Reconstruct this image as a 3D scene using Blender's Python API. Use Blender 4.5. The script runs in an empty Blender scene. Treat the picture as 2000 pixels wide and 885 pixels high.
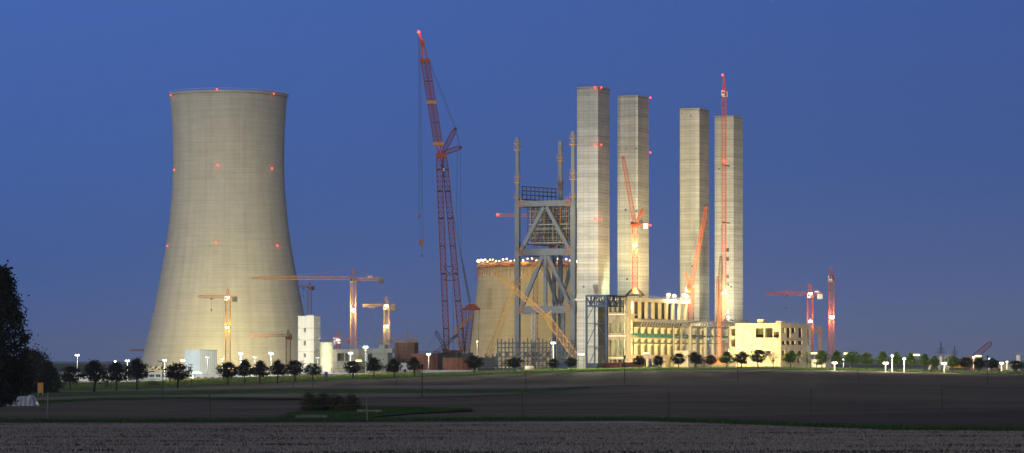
import bpy, math, random
from mathutils import Vector, Matrix
R = math.radians
random.seed(11)
sc = bpy.context.scene
C = sc.collection

# ------------------------------------------------------------------ camera
FPX, HPY, CZ = 6500.0, 706.0, 8.0          # focal length in photo pixels, horizon row, eye height
cam = bpy.data.objects.new('camera', bpy.data.cameras.new('camera'))
C.objects.link(cam)
cam.location = (0, 0, CZ)
cam.rotation_euler = (R(90), 0, 0)
cam.data.sensor_width = 36
cam.data.lens = 36 * FPX / 2000
cam.data.shift_y = (HPY - 442.5) / 2000
cam.data.clip_start = 1
cam.data.clip_end = 120000
sc.camera = cam

# ------------------------------------------------------------------ dusk sky
world = bpy.data.worlds.new('World')
sc.world = world
world.use_nodes = True
nt = world.node_tree
bg = nt.nodes['Background']
tc = nt.nodes.new('ShaderNodeTexCoord')
sep = nt.nodes.new('ShaderNodeSeparateXYZ')
nt.links.new(tc.outputs['Generated'], sep.inputs[0])


def sky_ramp(stops):
    rmp = nt.nodes.new('ShaderNodeValToRGB')
    nt.links.new(sep.outputs['Z'], rmp.inputs[0])
    cr = rmp.color_ramp
    while len(cr.elements) < len(stops):
        cr.elements.new(0.5)
    for e, (p, c) in zip(cr.elements, stops):
        e.position = p
        e.color = (*c, 1)
    return rmp


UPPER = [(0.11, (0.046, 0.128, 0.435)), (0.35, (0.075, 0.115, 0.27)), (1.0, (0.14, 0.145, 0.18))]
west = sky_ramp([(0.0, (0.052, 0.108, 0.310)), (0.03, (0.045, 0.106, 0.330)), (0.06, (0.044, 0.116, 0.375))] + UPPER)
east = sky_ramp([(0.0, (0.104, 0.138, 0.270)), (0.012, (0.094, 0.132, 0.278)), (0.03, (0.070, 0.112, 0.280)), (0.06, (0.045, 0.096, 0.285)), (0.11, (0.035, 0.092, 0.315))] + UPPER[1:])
az = nt.nodes.new('ShaderNodeMapRange')      # clear afterglow to the left, hazier dusk to the right
az.interpolation_type = 'SMOOTHSTEP'
nt.links.new(sep.outputs['X'], az.inputs[0])
az.inputs['From Min'].default_value = -0.26
az.inputs['From Max'].default_value = 0.26
vm = nt.nodes.new('ShaderNodeMix')
vm.data_type = 'RGBA'
nt.links.new(az.outputs[0], vm.inputs['Factor'])
nt.links.new(west.outputs[0], vm.inputs['A'])
nt.links.new(east.outputs[0], vm.inputs['B'])
sky = nt.nodes.new('ShaderNodeTexSky')
sky.sky_type = 'NISHITA'
sky.sun_disc = False
sky.sun_elevation = R(-2)
sky.sun_rotation = R(215)
nsc = nt.nodes.new('ShaderNodeVectorMath')
nsc.operation = 'SCALE'
nt.links.new(sky.outputs[0], nsc.inputs[0])
nsc.inputs['Scale'].default_value = 0.05
add = nt.nodes.new('ShaderNodeVectorMath')
add.operation = 'ADD'
nt.links.new(vm.outputs['Result'], add.inputs[0])
nt.links.new(nsc.outputs[0], add.inputs[1])
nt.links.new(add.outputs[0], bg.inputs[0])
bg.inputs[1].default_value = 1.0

# afterglow of the sunken sun: soft, low, from behind the camera on the left
sun = bpy.data.objects.new('sun', bpy.data.lights.new('sun', 'SUN'))
C.objects.link(sun)
sun.data.energy = 1.1
sun.data.angle = R(18)
sun.data.color = (1.0, 0.96, 0.82)
sun.rotation_euler = Vector((math.sin(R(42)), math.cos(R(42)), -math.tan(R(9)))).to_track_quat('-Z', 'Y').to_euler()

sc.view_settings.view_transform = 'Standard'
sc.view_settings.look = 'None'
sc.view_settings.exposure = 0
sc.view_settings.gamma = 1
sc.view_settings.use_curve_mapping = False
sc.render.engine = 'CYCLES'
sc.cycles.use_denoising = True
sc.cycles.max_bounces = 5
sc.cycles.diffuse_bounces = 3
sc.cycles.glossy_bounces = 2
sc.cycles.transparent_max_bounces = 8
sc.cycles.sample_clamp_indirect = 4
sc.cycles.caustics_reflective = False
sc.cycles.caustics_refractive = False

# ------------------------------------------------------------------ ground heights
PXC = [0, 500, 1000, 1500, 2000]
ROWS = [(15, 1616, 1616, 1616, 1616, 1616), (60, 938, 938, 938, 938, 938), (110, 881, 881, 881, 881, 881),
        (180, 847, 847, 846, 846, 847), (260, 827, 827, 825, 826, 828), (450, 800, 797, 786, 786, 792),
        (650, 785, 775, 763, 762, 768), (850, 771, 762, 746, 741, 750), (1000, 761, 750, 734, 727, 737),
        (1120, 754, 743, 727, 719.5, 729), (1250, 750, 740, 724, 718, 728), (1500, 743, 733, 722, 717.5, 726),
        (2000, 732, 727, 718, 716, 722), (3500, 719, 718, 715, 714, 716), (8000, 712, 712, 711.5, 711.5, 712),
        (40000, 707.5, 707.5, 707.5, 707.5, 707.5)]
LY = [math.log(r[0]) for r in ROWS]
ZT = [[CZ - (p - HPY) / FPX * r[0] for p in r[1:]] for r in ROWS]


def herm(xs, ys, x):
    n = len(xs)
    if x <= xs[0]:
        return ys[0]
    if x >= xs[-1]:
        return ys[-1]
    i = 0
    while xs[i + 1] < x:
        i += 1
    h = xs[i + 1] - xs[i]
    t = (x - xs[i]) / h
    m0 = (ys[i + 1] - ys[i - 1]) / (xs[i + 1] - xs[i - 1]) if i > 0 else 0
    m1 = (ys[i + 2] - ys[i]) / (xs[i + 2] - xs[i]) if i + 2 < n else 0
    t2, t3 = t * t, t * t * t
    return (2 * t3 - 3 * t2 + 1) * ys[i] + (t3 - 2 * t2 + t) * h * m0 + (-2 * t3 + 3 * t2) * ys[i + 1] + (t3 - t2) * h * m1


def lerp_tab(tab, x):
    if x <= tab[0][0]:
        return tab[0][1]
    for (a, b), (c, d) in zip(tab, tab[1:]):
        if x <= c:
            return b + (d - b) * (x - a) / (c - a)
    return tab[-1][1]


def gz(x, y):
    y = max(y, 15.0)
    px = 1000 + FPX * x / y
    col = [herm(LY, [r[k] for r in ZT], math.log(y)) for k in range(5)]
    return herm(PXC, col, px)


GX = [-6000 + 250 * i for i in range(57)]
GL = [math.log(15) + 0.02 * i for i in range(400)]
_gz_exact = gz
GT = [[herm(PXC, c, px) for px in GX] for c in ([herm(LY, [r[k] for r in ZT], l) for k in range(5)] for l in GL)]


def gz(x, y):
    y = max(y, 15.0)
    a = (1000 + FPX * x / y + 6000) / 250
    b = (math.log(y) - GL[0]) / 0.02
    a, b = min(max(a, 0), 55.999), min(max(b, 0), 398.999)
    i, j = int(a), int(b)
    a, b = a - i, b - j
    r0, r1 = GT[j], GT[j + 1]
    return (r0[i] * (1 - a) + r0[i + 1] * a) * (1 - b) + (r1[i] * (1 - a) + r1[i + 1] * a) * b


def gpy(px, y):
    return HPY + (CZ - gz((px - 1000) / FPX * y, y)) / y * FPX


def gY(px, py, lo=15.0, hi=1300.0):           # distance at which the ground shows at this place of the photo
    for _ in range(40):
        m = math.sqrt(lo * hi)
        if gpy(px, m) > py:
            lo = m
        else:
            hi = m
    return math.sqrt(lo * hi)


def P(px, py, Y):
    return Vector(((px - 1000) / FPX * Y, Y, CZ + (HPY - py) / FPX * Y))


def G(px, Y):
    x = (px - 1000) / FPX * Y
    return Vector((x, Y, gz(x, Y)))


# ------------------------------------------------------------------ materials
def mat(name, col, rough=0.85, metal=0.0, var=0.25, scale=0.5, stretch=(1, 1, 1), bump=0.0, col2=None, streak=0.0, coord='Object'):
    m = bpy.data.materials.new(name)
    m.use_nodes = True
    t = m.node_tree
    b = t.nodes['Principled BSDF']
    b.inputs['Roughness'].default_value = rough
    b.inputs['Metallic'].default_value = metal
    b.inputs['Specular IOR Level'].default_value = 0.25
    co = t.nodes.new('ShaderNodeTexCoord')
    mp = t.nodes.new('ShaderNodeMapping')
    mp.inputs['Scale'].default_value = stretch
    t.links.new(co.outputs[coord], mp.inputs[0])
    no = t.nodes.new('ShaderNodeTexNoise')
    no.inputs['Scale'].default_value = scale
    no.inputs['Detail'].default_value = 6
    no.inputs['Roughness'].default_value = 0.65
    t.links.new(mp.outputs[0], no.inputs['Vector'])
    rp = t.nodes.new('ShaderNodeValToRGB')
    c2 = col2 if col2 else tuple(c * (1 - var) for c in col)
    c1 = col if col2 else tuple(min(1, c * (1 + var)) for c in col)
    rp.color_ramp.elements[0].position = 0.3
    rp.color_ramp.elements[0].color = (*c2, 1)
    rp.color_ramp.elements[1].position = 0.7
    rp.color_ramp.elements[1].color = (*c1, 1)
    t.links.new(no.outputs['Fac'], rp.inputs[0])
    out = rp.outputs[0]
    if streak:
        mp2 = t.nodes.new('ShaderNodeMapping')
        mp2.inputs['Scale'].default_value = (1.2, 1.2, 0.04)
        t.links.new(co.outputs[coord], mp2.inputs[0])
        n2 = t.nodes.new('ShaderNodeTexNoise')
        n2.inputs['Scale'].default_value = 0.9
        n2.inputs['Detail'].default_value = 4
        t.links.new(mp2.outputs[0], n2.inputs['Vector'])
        r2 = t.nodes.new('ShaderNodeMapRange')
        r2.inputs['From Min'].default_value = 0.35
        r2.inputs['From Max'].default_value = 0.6
        r2.inputs['To Min'].default_value = 1 - streak
        r2.inputs['To Max'].default_value = 1.0
        t.links.new(n2.outputs['Fac'], r2.inputs[0])
        v = t.nodes.new('ShaderNodeVectorMath')
        v.operation = 'SCALE'
        t.links.new(out, v.inputs[0])
        t.links.new(r2.outputs[0], v.inputs['Scale'])
        out = v.outputs[0]
    t.links.new(out, b.inputs['Base Color'])
    if bump:
        bp = t.nodes.new('ShaderNodeBump')
        bp.inputs['Strength'].default_value = bump
        bp.inputs['Distance'].default_value = 0.3
        t.links.new(no.outputs['Fac'], bp.inputs['Height'])
        t.links.new(bp.outputs[0], b.inputs['Normal'])
    return m


def emit(name, col, s):
    m = bpy.data.materials.new(name)
    m.use_nodes = True
    b = m.node_tree.nodes['Principled BSDF']
    b.inputs['Base Color'].default_value = (*col, 1)
    b.inputs['Emission Color'].default_value = (*col, 1)
    b.inputs['Emission Strength'].default_value = s
    m.cycles.emission_sampling = 'NONE'
    return m


def cast_concrete(name, base, lift, panel, dark=0.16, band=0.22, seam=0.25, vstreak=0.12, seamw=0.05):
    """shuttered concrete on the mesh's UV map (metres round the shell, metres up): pour lifts, form joints, runs of dirt"""
    m = bpy.data.materials.new(name)
    m.use_nodes = True
    t = m.node_tree
    b = t.nodes['Principled BSDF']
    b.inputs['Roughness'].default_value = 0.9
    b.inputs['Specular IOR Level'].default_value = 0.15
    uv = t.nodes.new('ShaderNodeUVMap')
    br = t.nodes.new('ShaderNodeTexBrick')
    br.offset = 0.0
    br.inputs['Scale'].default_value = 1
    br.inputs['Brick Width'].default_value = panel
    br.inputs['Row Height'].default_value = lift
    br.inputs['Mortar Size'].default_value = seamw
    br.inputs['Mortar Smooth'].default_value = 0.4
    br.inputs['Color1'].default_value = (1, 1, 1, 1)
    br.inputs['Color2'].default_value = (1 - dark, 1 - dark, 1 - dark, 1)
    br.inputs['Mortar'].default_value = (1 - seam, 1 - seam, 1 - seam, 1)
    t.links.new(uv.outputs[0], br.inputs['Vector'])

    def noise(sx, sy, scale, lo, hi, tmin, tmax, det=4):
        mp = t.nodes.new('ShaderNodeMapping')
        mp.inputs['Scale'].default_value = (sx, sy, 1)
        t.links.new(uv.outputs[0], mp.inputs[0])
        n = t.nodes.new('ShaderNodeTexNoise')
        n.inputs['Scale'].default_value = scale
        n.inputs['Detail'].default_value = det
        t.links.new(mp.outputs[0], n.inputs['Vector'])
        r = t.nodes.new('ShaderNodeMapRange')
        r.inputs['From Min'].default_value = lo
        r.inputs['From Max'].default_value = hi
        r.inputs['To Min'].default_value = tmin
        r.inputs['To Max'].default_value = tmax
        t.links.new(n.outputs['Fac'], r.inputs[0])
        return r.outputs[0]
    f1 = noise(0.02, 0.55, 1.0, 0.35, 0.65, 1 - band, 1.05)        # tone of each pour
    f2 = noise(0.22, 0.010, 1.0, 0.35, 0.6, 1 - vstreak, 1.03)      # dirt run down by rain
    f3 = noise(0.10, 0.10, 1.0, 0.3, 0.7, 0.94, 1.05, 8)
    cur = br.outputs['Color']
    for f in (f1, f2, f3):
        v = t.nodes.new('ShaderNodeVectorMath')
        v.operation = 'SCALE'
        t.links.new(cur, v.inputs[0])
        t.links.new(f, v.inputs['Scale'])
        cur = v.outputs[0]
    v = t.nodes.new('ShaderNodeVectorMath')
    v.operation = 'MULTIPLY'
    t.links.new(cur, v.inputs[0])
    v.inputs[1].default_value = base
    t.links.new(v.outputs[0], b.inputs['Base Color'])
    return m


def soil(name, c1, c2, row_scale, big=0.01, bump=0.6, angle=0.0, fine=1.0, fleck=None):
    m = bpy.data.materials.new(name)
    m.use_nodes = True
    t = m.node_tree
    b = t.nodes['Principled BSDF']
    b.inputs['Roughness'].default_value = 1.0
    b.inputs['Specular IOR Level'].default_value = 0.05
    co = t.nodes.new('ShaderNodeTexCoord')
    mp = t.nodes.new('ShaderNodeMapping')
    mp.inputs['Rotation'].default_value = (0, 0, angle)
    mp.inputs['Scale'].default_value = (0.06, row_scale, 0.3)
    t.links.new(co.outputs['Object'], mp.inputs[0])
    n1 = t.nodes.new('ShaderNodeTexNoise')
    n1.inputs['Scale'].default_value = 1
    n1.inputs['Detail'].default_value = 7
    t.links.new(mp.outputs[0], n1.inputs['Vector'])
    n2 = t.nodes.new('ShaderNodeTexNoise')
    n2.inputs['Scale'].default_value = fine
    n2.inputs['Detail'].default_value = 8
    n2.inputs['Roughness'].default_value = 0.75
    t.links.new(co.outputs['Object'], n2.inputs['Vector'])
    n3 = t.nodes.new('ShaderNodeTexNoise')
    n3.inputs['Scale'].default_value = big
    n3.inputs['Detail'].default_value = 4
    t.links.new(co.outputs['Object'], n3.inputs['Vector'])
    a = t.nodes.new('ShaderNodeMath')
    a.operation = 'ADD'
    t.links.new(n1.outputs['Fac'], a.inputs[0])
    t.links.new(n2.outputs['Fac'], a.inputs[1])
    a2 = t.nodes.new('ShaderNodeMath')
    a2.operation = 'ADD'
    t.links.new(a.outputs[0], a2.inputs[0])
    t.links.new(n3.outputs['Fac'], a2.inputs[1])
    r = t.nodes.new('ShaderNodeMapRange')
    r.inputs['From Min'].default_value = 1.32
    r.inputs['From Max'].default_value = 1.68
    t.links.new(a2.outputs[0], r.inputs[0])
    rp = t.nodes.new('ShaderNodeValToRGB')
    rp.color_ramp.elements[0].color = (*c1, 1)
    rp.color_ramp.elements[1].color = (*c2, 1)
    t.links.new(r.outputs[0], rp.inputs[0])
    out = rp.outputs[0]
    if fleck:
        n4 = t.nodes.new('ShaderNodeTexNoise')
        n4.inputs['Scale'].default_value = 0.9
        n4.inputs['Detail'].default_value = 6
        n4.inputs['Roughness'].default_value = 0.8
        mp4 = t.nodes.new('ShaderNodeMapping')
        mp4.inputs['Scale'].default_value = (0.35, 0.12, 1)
        t.links.new(co.outputs['Object'], mp4.inputs[0])
        t.links.new(mp4.outputs[0], n4.inputs['Vector'])
        r4 = t.nodes.new('ShaderNodeMapRange')
        r4.inputs['From Min'].default_value = 0.56
        r4.inputs['From Max'].default_value = 0.64
        t.links.new(n4.outputs['Fac'], r4.inputs[0])
        mx = t.nodes.new('ShaderNodeMix')
        mx.data_type = 'RGBA'
        t.links.new(r4.outputs[0], mx.inputs['Factor'])
        t.links.new(out, mx.inputs['A'])
        mx.inputs['B'].default_value = (*fleck, 1)
        out = mx.outputs['Result']
    t.links.new(out, b.inputs['Base Color'])
    bp = t.nodes.new('ShaderNodeBump')
    bp.inputs['Strength'].default_value = bump
    bp.inputs['Distance'].default_value = 0.25
    t.links.new(a.outputs[0], bp.inputs['Height'])
    t.links.new(bp.outputs[0], b.inputs['Normal'])
    return m


M = {
    'shell': cast_concrete('cooling_tower_concrete', (0.40, 0.39, 0.345), 1.5, 4.5, 0.05, 0.07, 0.13, 0.07, 0.22),
    'shell_new': cast_concrete('fresh_tower_concrete', (0.40, 0.35, 0.25), 1.5, 6.0, 0.06, 0.10, 0.10, 0.08, 0.06),
    'stair': cast_concrete('stair_tower_concrete', (0.46, 0.45, 0.41), 1.25, 2.2, 0.12, 0.24, 0.28, 0.10, 0.14),
    'site_concrete': mat('site_concrete', (0.52, 0.47, 0.37), 0.9, 0, 0.18, 0.35, (1, 1, 1), 0.1, None, 0.18),
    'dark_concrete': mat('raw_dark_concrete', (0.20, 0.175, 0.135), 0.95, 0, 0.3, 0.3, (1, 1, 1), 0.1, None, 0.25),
    'shaded_infill': mat('shaded_brown_infill_wall', (0.135, 0.115, 0.075), 0.95, 0, 0.3, 0.3, (1, 1, 1), 0.1, None, 0.25),  # raw infill, darkened so its colour holds the shadow inside the bays
    'white_panel': mat('white_cladding', (0.62, 0.61, 0.58), 0.7, 0, 0.08, 0.2, (1, 1, 1), 0, None, 0.10),
    'pale_panel': mat('pale_blue_cladding', (0.40, 0.44, 0.50), 0.7, 0, 0.08, 0.2, (1, 1, 1), 0, None, 0.08),
    'rust': mat('rust_brown_primer', (0.30, 0.125, 0.085), 0.85, 0, 0.3, 0.25, (1, 1, 1), 0.1, None, 0.3),
    'rust_dark': mat('dark_brown_primer', (0.11, 0.055, 0.045), 0.85, 0, 0.3, 0.25, (1, 1, 1), 0.1, None, 0.3),
    'green_conc': mat('greenish_lit_concrete', (0.42, 0.44, 0.36), 0.9, 0, 0.15, 0.3, (1, 1, 1), 0.1, None, 0.2),
    'red_steel': mat('crane_red_paint', (0.46, 0.085, 0.028), 0.6, 0, 0.2, 0.3),
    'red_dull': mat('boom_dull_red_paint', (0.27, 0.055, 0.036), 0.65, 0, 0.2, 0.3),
    'orange_steel': mat('crane_orange_paint', (0.66, 0.26, 0.05), 0.6, 0, 0.2, 0.3),
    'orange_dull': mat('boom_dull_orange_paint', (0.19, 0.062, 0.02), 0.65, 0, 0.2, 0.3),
    'yellow_steel': mat('crane_yellow_paint', (0.50, 0.25, 0.035), 0.6, 0, 0.2, 0.3),
    'black_steel': mat('black_steel', (0.035, 0.037, 0.045), 0.6, 0, 0.2, 0.3),
    'grey_steel': mat('boiler_grey_steel', (0.18, 0.20, 0.232), 0.6, 0, 0.1, 0.3),
    'slate_steel': mat('slate_steel', (0.085, 0.11, 0.155), 0.6, 0, 0.2, 0.3),
    'blue_steel': mat('blue_steel', (0.014, 0.030, 0.066), 0.8, 0, 0.2, 0.3),
    'dark_steel': mat('dark_grating', (0.075, 0.08, 0.09), 0.8, 0, 0.3, 0.4),
    'teal': mat('teal_rail_beam', (0.05, 0.20, 0.18), 0.6, 0, 0.25, 0.4),
    'galv': mat('galvanised_steel', (0.42, 0.43, 0.43), 0.5, 0.3, 0.1, 0.5),
    'cable': mat('steel_rope', (0.10, 0.10, 0.12), 0.6, 0.2, 0.1, 1),
    'white': mat('white_paint', (0.75, 0.74, 0.70), 0.6, 0, 0.06, 0.5),
    'timber': mat('shuttering_timber', (0.22, 0.10, 0.05), 0.9, 0, 0.3, 0.5),
    'bark': mat('bark', (0.06, 0.048, 0.036), 1, 0, 0.3, 2, (1, 1, 0.3)),
    'pole': mat('weathered_pole_wood', (0.055, 0.048, 0.042), 1, 0, 0.3, 2, (1, 1, 0.3)),
    'post': mat('silvery_post_wood', (0.16, 0.15, 0.14), 1, 0, 0.3, 2, (1, 1, 0.3)),
    'glass': mat('dark_window_glass', (0.03, 0.04, 0.055), 0.15, 0, 0.1, 1),
    'container_red': mat('container_red', (0.22, 0.035, 0.03), 0.7, 0, 0.25, 0.5),
    'container_blue': mat('container_blue', (0.05, 0.10, 0.19), 0.7, 0, 0.25, 0.5),
    'sheet': mat('plastic_sheet', (0.33, 0.36, 0.42), 0.5, 0, 0.2, 0.8, (1, 1, 1), 0.3),
    'sign': mat('sign_yellow', (0.50, 0.20, 0.015), 0.6, 0, 0.08, 0.6),
    'sign_print': mat('sign_print', (0.45, 0.42, 0.38), 0.6, 0, 0.1, 0.6),
    'asphalt': mat('asphalt', (0.10, 0.10, 0.095), 0.95, 0, 0.2, 0.5),
    'rubble': mat('rubble', (0.12, 0.11, 0.12), 1, 0, 0.3, 0.6, (1, 1, 1), 0.5),
    'site_ground': soil('site_gravel', (0.20, 0.185, 0.16), (0.30, 0.28, 0.24), 0.05),
    'field': soil('ploughed_soil', (0.062, 0.047, 0.033), (0.145, 0.112, 0.080), 0.25, fine=0.5),
    'field_pale': soil('harrowed_soil', (0.135, 0.105, 0.082), (0.21, 0.17, 0.135), 0.25, fine=0.5),
    'wedge': soil('dark_ploughed_soil', (0.046, 0.032, 0.028), (0.095, 0.07, 0.062), 0.4, fine=0.6),
    'stubble': soil('stubble', (0.135, 0.11, 0.088), (0.38, 0.325, 0.27), 0.55, 0.03, 0.5, 0.03, 6.0, (0.075, 0.085, 0.055)),
    'turf': soil('turf', (0.022, 0.060, 0.016), (0.06, 0.135, 0.03), 0.3, fine=0.7),
    'earth': soil('bare_earth', (0.07, 0.048, 0.042), (0.13, 0.09, 0.08), 0.5, fine=0.8),
    'track': soil('gravel_road', (0.20, 0.19, 0.175), (0.30, 0.29, 0.265), 0.1),
    'far_land': mat('distant_land', (0.045, 0.085, 0.035), 1, 0, 0.4, 0.004),
    'lamp': emit('lamp_glow_white', (1.0, 0.92, 0.72), 9),
    'lamp_warm': emit('lamp_glow_warm', (1.0, 0.74, 0.32), 3),
    'lamp_cool': emit('lamp_glow_greenish', (0.90, 1.0, 0.78), 10),
    'lamp_red': emit('lamp_glow_red', (1.0, 0.05, 0.035), 5),
    'violet': emit('violet_tube_glow', (0.34, 0.22, 1.0), 1.6),
}


def leaf_mat(name, c1, c2):
    m = mat(name, c1, 0.75, 0, 0.3, 0.35, (1, 1, 1), 0, c2)
    t = m.node_tree                          # thin leaves let some light through
    b = t.nodes['Principled BSDF']
    tr = t.nodes.new('ShaderNodeBsdfTranslucent')
    t.links.new(b.inputs['Base Color'].links[0].from_socket, tr.inputs['Color'])
    mx = t.nodes.new('ShaderNodeMixShader')
    mx.inputs[0].default_value = 0.35
    t.links.new(b.outputs[0], mx.inputs[1])
    t.links.new(tr.outputs[0], mx.inputs[2])
    t.links.new(mx.outputs[0], t.nodes['Material Output'].inputs['Surface'])
    return m


M['leaf_silhouette'] = leaf_mat('leaves_silhouette', (0.030, 0.038, 0.018), (0.012, 0.017, 0.009))  # leaf colour darkened to paint in the unlit silhouette of the trees
M['leaf_lamplit'] = leaf_mat('leaves_lamplit', (0.125, 0.19, 0.030), (0.06, 0.10, 0.018))  # brighter leaf copy, lamplight on the right-hand trees put into the colour
M['leaf_ochre'] = leaf_mat('leaves_thin_ochre', (0.14, 0.12, 0.03), (0.06, 0.055, 0.015))
M['leaf_bush'] = leaf_mat('leaves_bush', (0.09, 0.085, 0.045), (0.045, 0.05, 0.024))
M['grass'] = leaf_mat('grass_blades', (0.05, 0.10, 0.022), (0.02, 0.05, 0.012))
M['straw'] = leaf_mat('straw', (0.30, 0.26, 0.23), (0.19, 0.16, 0.14))
M['weed_dark'] = leaf_mat('weeds_dark', (0.05, 0.055, 0.03), (0.025, 0.025, 0.02))
M['lit_verge_grass'] = leaf_mat('lit_verge_grass_blades', (0.10, 0.16, 0.03), (0.045, 0.08, 0.018))  # grass copy brightened, floodlight on the verge put into the colour
M['weeds'] = leaf_mat('dry_weeds', (0.17, 0.16, 0.06), (0.07, 0.075, 0.025))


# ------------------------------------------------------------------ mesh helpers
class MB:
    def __init__(s):
        s.v, s.f = [], []

    def box(s, c, size, rz=0.0):
        c = Vector(c)
        hx, hy, hz = size[0] / 2, size[1] / 2, size[2] / 2
        n = len(s.v)
        cr_, sr = math.cos(rz), math.sin(rz)
        for dx, dy, dz in ((-1, -1, -1), (1, -1, -1), (1, 1, -1), (-1, 1, -1), (-1, -1, 1), (1, -1, 1), (1, 1, 1), (-1, 1, 1)):
            x, y = dx * hx, dy * hy
            s.v.append((c.x + x * cr_ - y * sr, c.y + x * sr + y * cr_, c.z + dz * hz))
        for q in ((0, 3, 2, 1), (4, 5, 6, 7), (0, 1, 5, 4), (1, 2, 6, 5), (2, 3, 7, 6), (3, 0, 4, 7)):
            s.f.append(tuple(n + i for i in q))
        return s

    def b2(s, x0, x1, y0, y1, z0, z1):
        return s.box(((x0 + x1) / 2, (y0 + y1) / 2, (z0 + z1) / 2), (abs(x1 - x0), abs(y1 - y0), abs(z1 - z0)))

    def bar(s, p, q, w, h=None, up=None):
        p, q = Vector(p), Vector(q)
        h = w if h is None else h
        d = q - p
        if d.length < 1e-6:
            return s
        d.normalize()
        u = Vector(up) if up is not None else (Vector((0, 0, 1)) if abs(d.z) < 0.9 else Vector((0, 1, 0)))
        a = d.cross(u).normalized()
        b = a.cross(d)
        n = len(s.v)
        for e in (p, q):
            for i, j in ((-1, -1), (1, -1), (1, 1), (-1, 1)):
                s.v.append(tuple(e + a * (i * w / 2) + b * (j * h / 2)))
        for qd in ((0, 1, 2, 3), (7, 6, 5, 4), (0, 4, 5, 1), (1, 5, 6, 2), (2, 6, 7, 3), (3, 7, 4, 0)):
            s.f.append(tuple(n + i for i in qd))
        return s

    def tube(s, p, q, r0, r1=None, n=10, caps=True):
        p, q = Vector(p), Vector(q)
        r1 = r0 if r1 is None else r1
        d = (q - p).normalized()
        u = Vector((0, 0, 1)) if abs(d.z) < 0.9 else Vector((0, 1, 0))
        a = d.cross(u).normalized()
        b = a.cross(d)
        k = len(s.v)
        for e, r in ((p, r0), (q, r1)):
            for i in range(n):
                t = 2 * math.pi * i / n
                s.v.append(tuple(e + a * (math.cos(t) * r) + b * (math.sin(t) * r)))
        for i in range(n):
            j = (i + 1) % n
            s.f.append((k + i, k + j, k + n + j, k + n + i))
        if caps:
            s.f.append(tuple(k + i for i in range(n))[::-1])
            s.f.append(tuple(k + n + i for i in range(n)))
        return s

    def ball(s, c, r, n=10, m=6, sz=1.0):
        c = Vector(c)
        k = len(s.v)
        for i in range(m + 1):
            th = math.pi * i / m
            for j in range(n):
                ph = 2 * math.pi * j / n
                s.v.append((c.x + r * math.sin(th) * math.cos(ph), c.y + r * math.sin(th) * math.sin(ph), c.z + r * sz * math.cos(th)))
        for i in range(m):
            for j in range(n):
                a, b = k + i * n + j, k + i * n + (j + 1) % n
                s.f.append((a, a + n, b + n, b))
        return s

    def quad(s, *p):
        k = len(s.v)
        s.v += [tuple(x) for x in p]
        s.f.append(tuple(range(k, k + len(p))))
        return s

    def lattice(s, p, q, w, h=None, nb=10, t=0.16, up=(0, 1, 0), taper0=1.0, taper1=1.0, tlen=0.08, chord=None):
        """four chords with zigzag lacing between p and q"""
        p, q = Vector(p), Vector(q)
        h = w if h is None else h
        ch = chord or t * 1.5
        d = q - p
        L = d.length
        d.normalize()
        a = d.cross(Vector(up)).normalized()
        b = a.cross(d)

        def ring(f):
            k = 1.0
            if f < tlen:
                k = taper0 + (1 - taper0) * f / tlen
            if f > 1 - tlen:
                k = taper1 + (1 - taper1) * (1 - f) / tlen
            c = p + d * (L * f)
            return [c + a * (i * w / 2 * k) + b * (j * h / 2 * k) for i, j in ((-1, -1), (1, -1), (1, 1), (-1, 1))]
        prev = ring(0)
        for i in range(nb):
            cur = ring((i + 1) / nb)
            for k in range(4):
                s.bar(prev[k], cur[k], ch)
                k2 = (k + 1) % 4
                if (i + k) % 2:
                    s.bar(prev[k], cur[k2], t)
                else:
                    s.bar(prev[k2], cur[k], t)
                s.bar(cur[k], cur[k2], t)
            prev = cur
        return s

    def mesh(s, name, m):
        me = bpy.data.meshes.new(name)
        me.from_pydata(s.v, [], s.f)
        me.materials.append(M[m])
        return me

    def build(s, name, m, parent=None):
        me = s.mesh(name, m)
        o = bpy.data.objects.new(name, me)
        C.objects.link(o)
        if parent:
            o.parent = parent
        return o


def smooth(o):
    o.data.polygons.foreach_set('use_smooth', [True] * len(o.data.polygons))
    return o


def tag(o, label=None, cat=None, group=None, kind=None):
    if label:
        o['label'] = label
    if cat:
        o['category'] = cat
    if group:
        o['group'] = group
    if kind:
        o['kind'] = kind
    return o


def thing(name, label, cat, loc=(0, 0, 0), rz=0.0, group=None):
    o = bpy.data.objects.new(name, None)
    C.objects.link(o)
    o.location = loc
    o.rotation_euler = (0, 0, rz)
    return tag(o, label, cat, group)


def light(kind, loc, energy, col, parent=None, radius=0.5, target=None, cone=None, blend=0.6):
    o = bpy.data.objects.new('lamp_light', bpy.data.lights.new('lamp_light', kind))
    C.objects.link(o)
    o.data.energy = energy
    o.data.color = col
    o.data.shadow_soft_size = radius
    o.location = loc
    if kind == 'SPOT':
        o.data.spot_size = R(cone)
        o.data.spot_blend = blend
        o.rotation_euler = (Vector(target) - Vector(loc)).to_track_quat('-Z', 'Y').to_euler()
    if parent:
        o.parent = parent
    return o


WARM, WHITE, COOL, RED = (1.0, 0.74, 0.36), (1.0, 0.90, 0.70), (0.86, 1.0, 0.76), (1.0, 0.06, 0.04)


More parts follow.
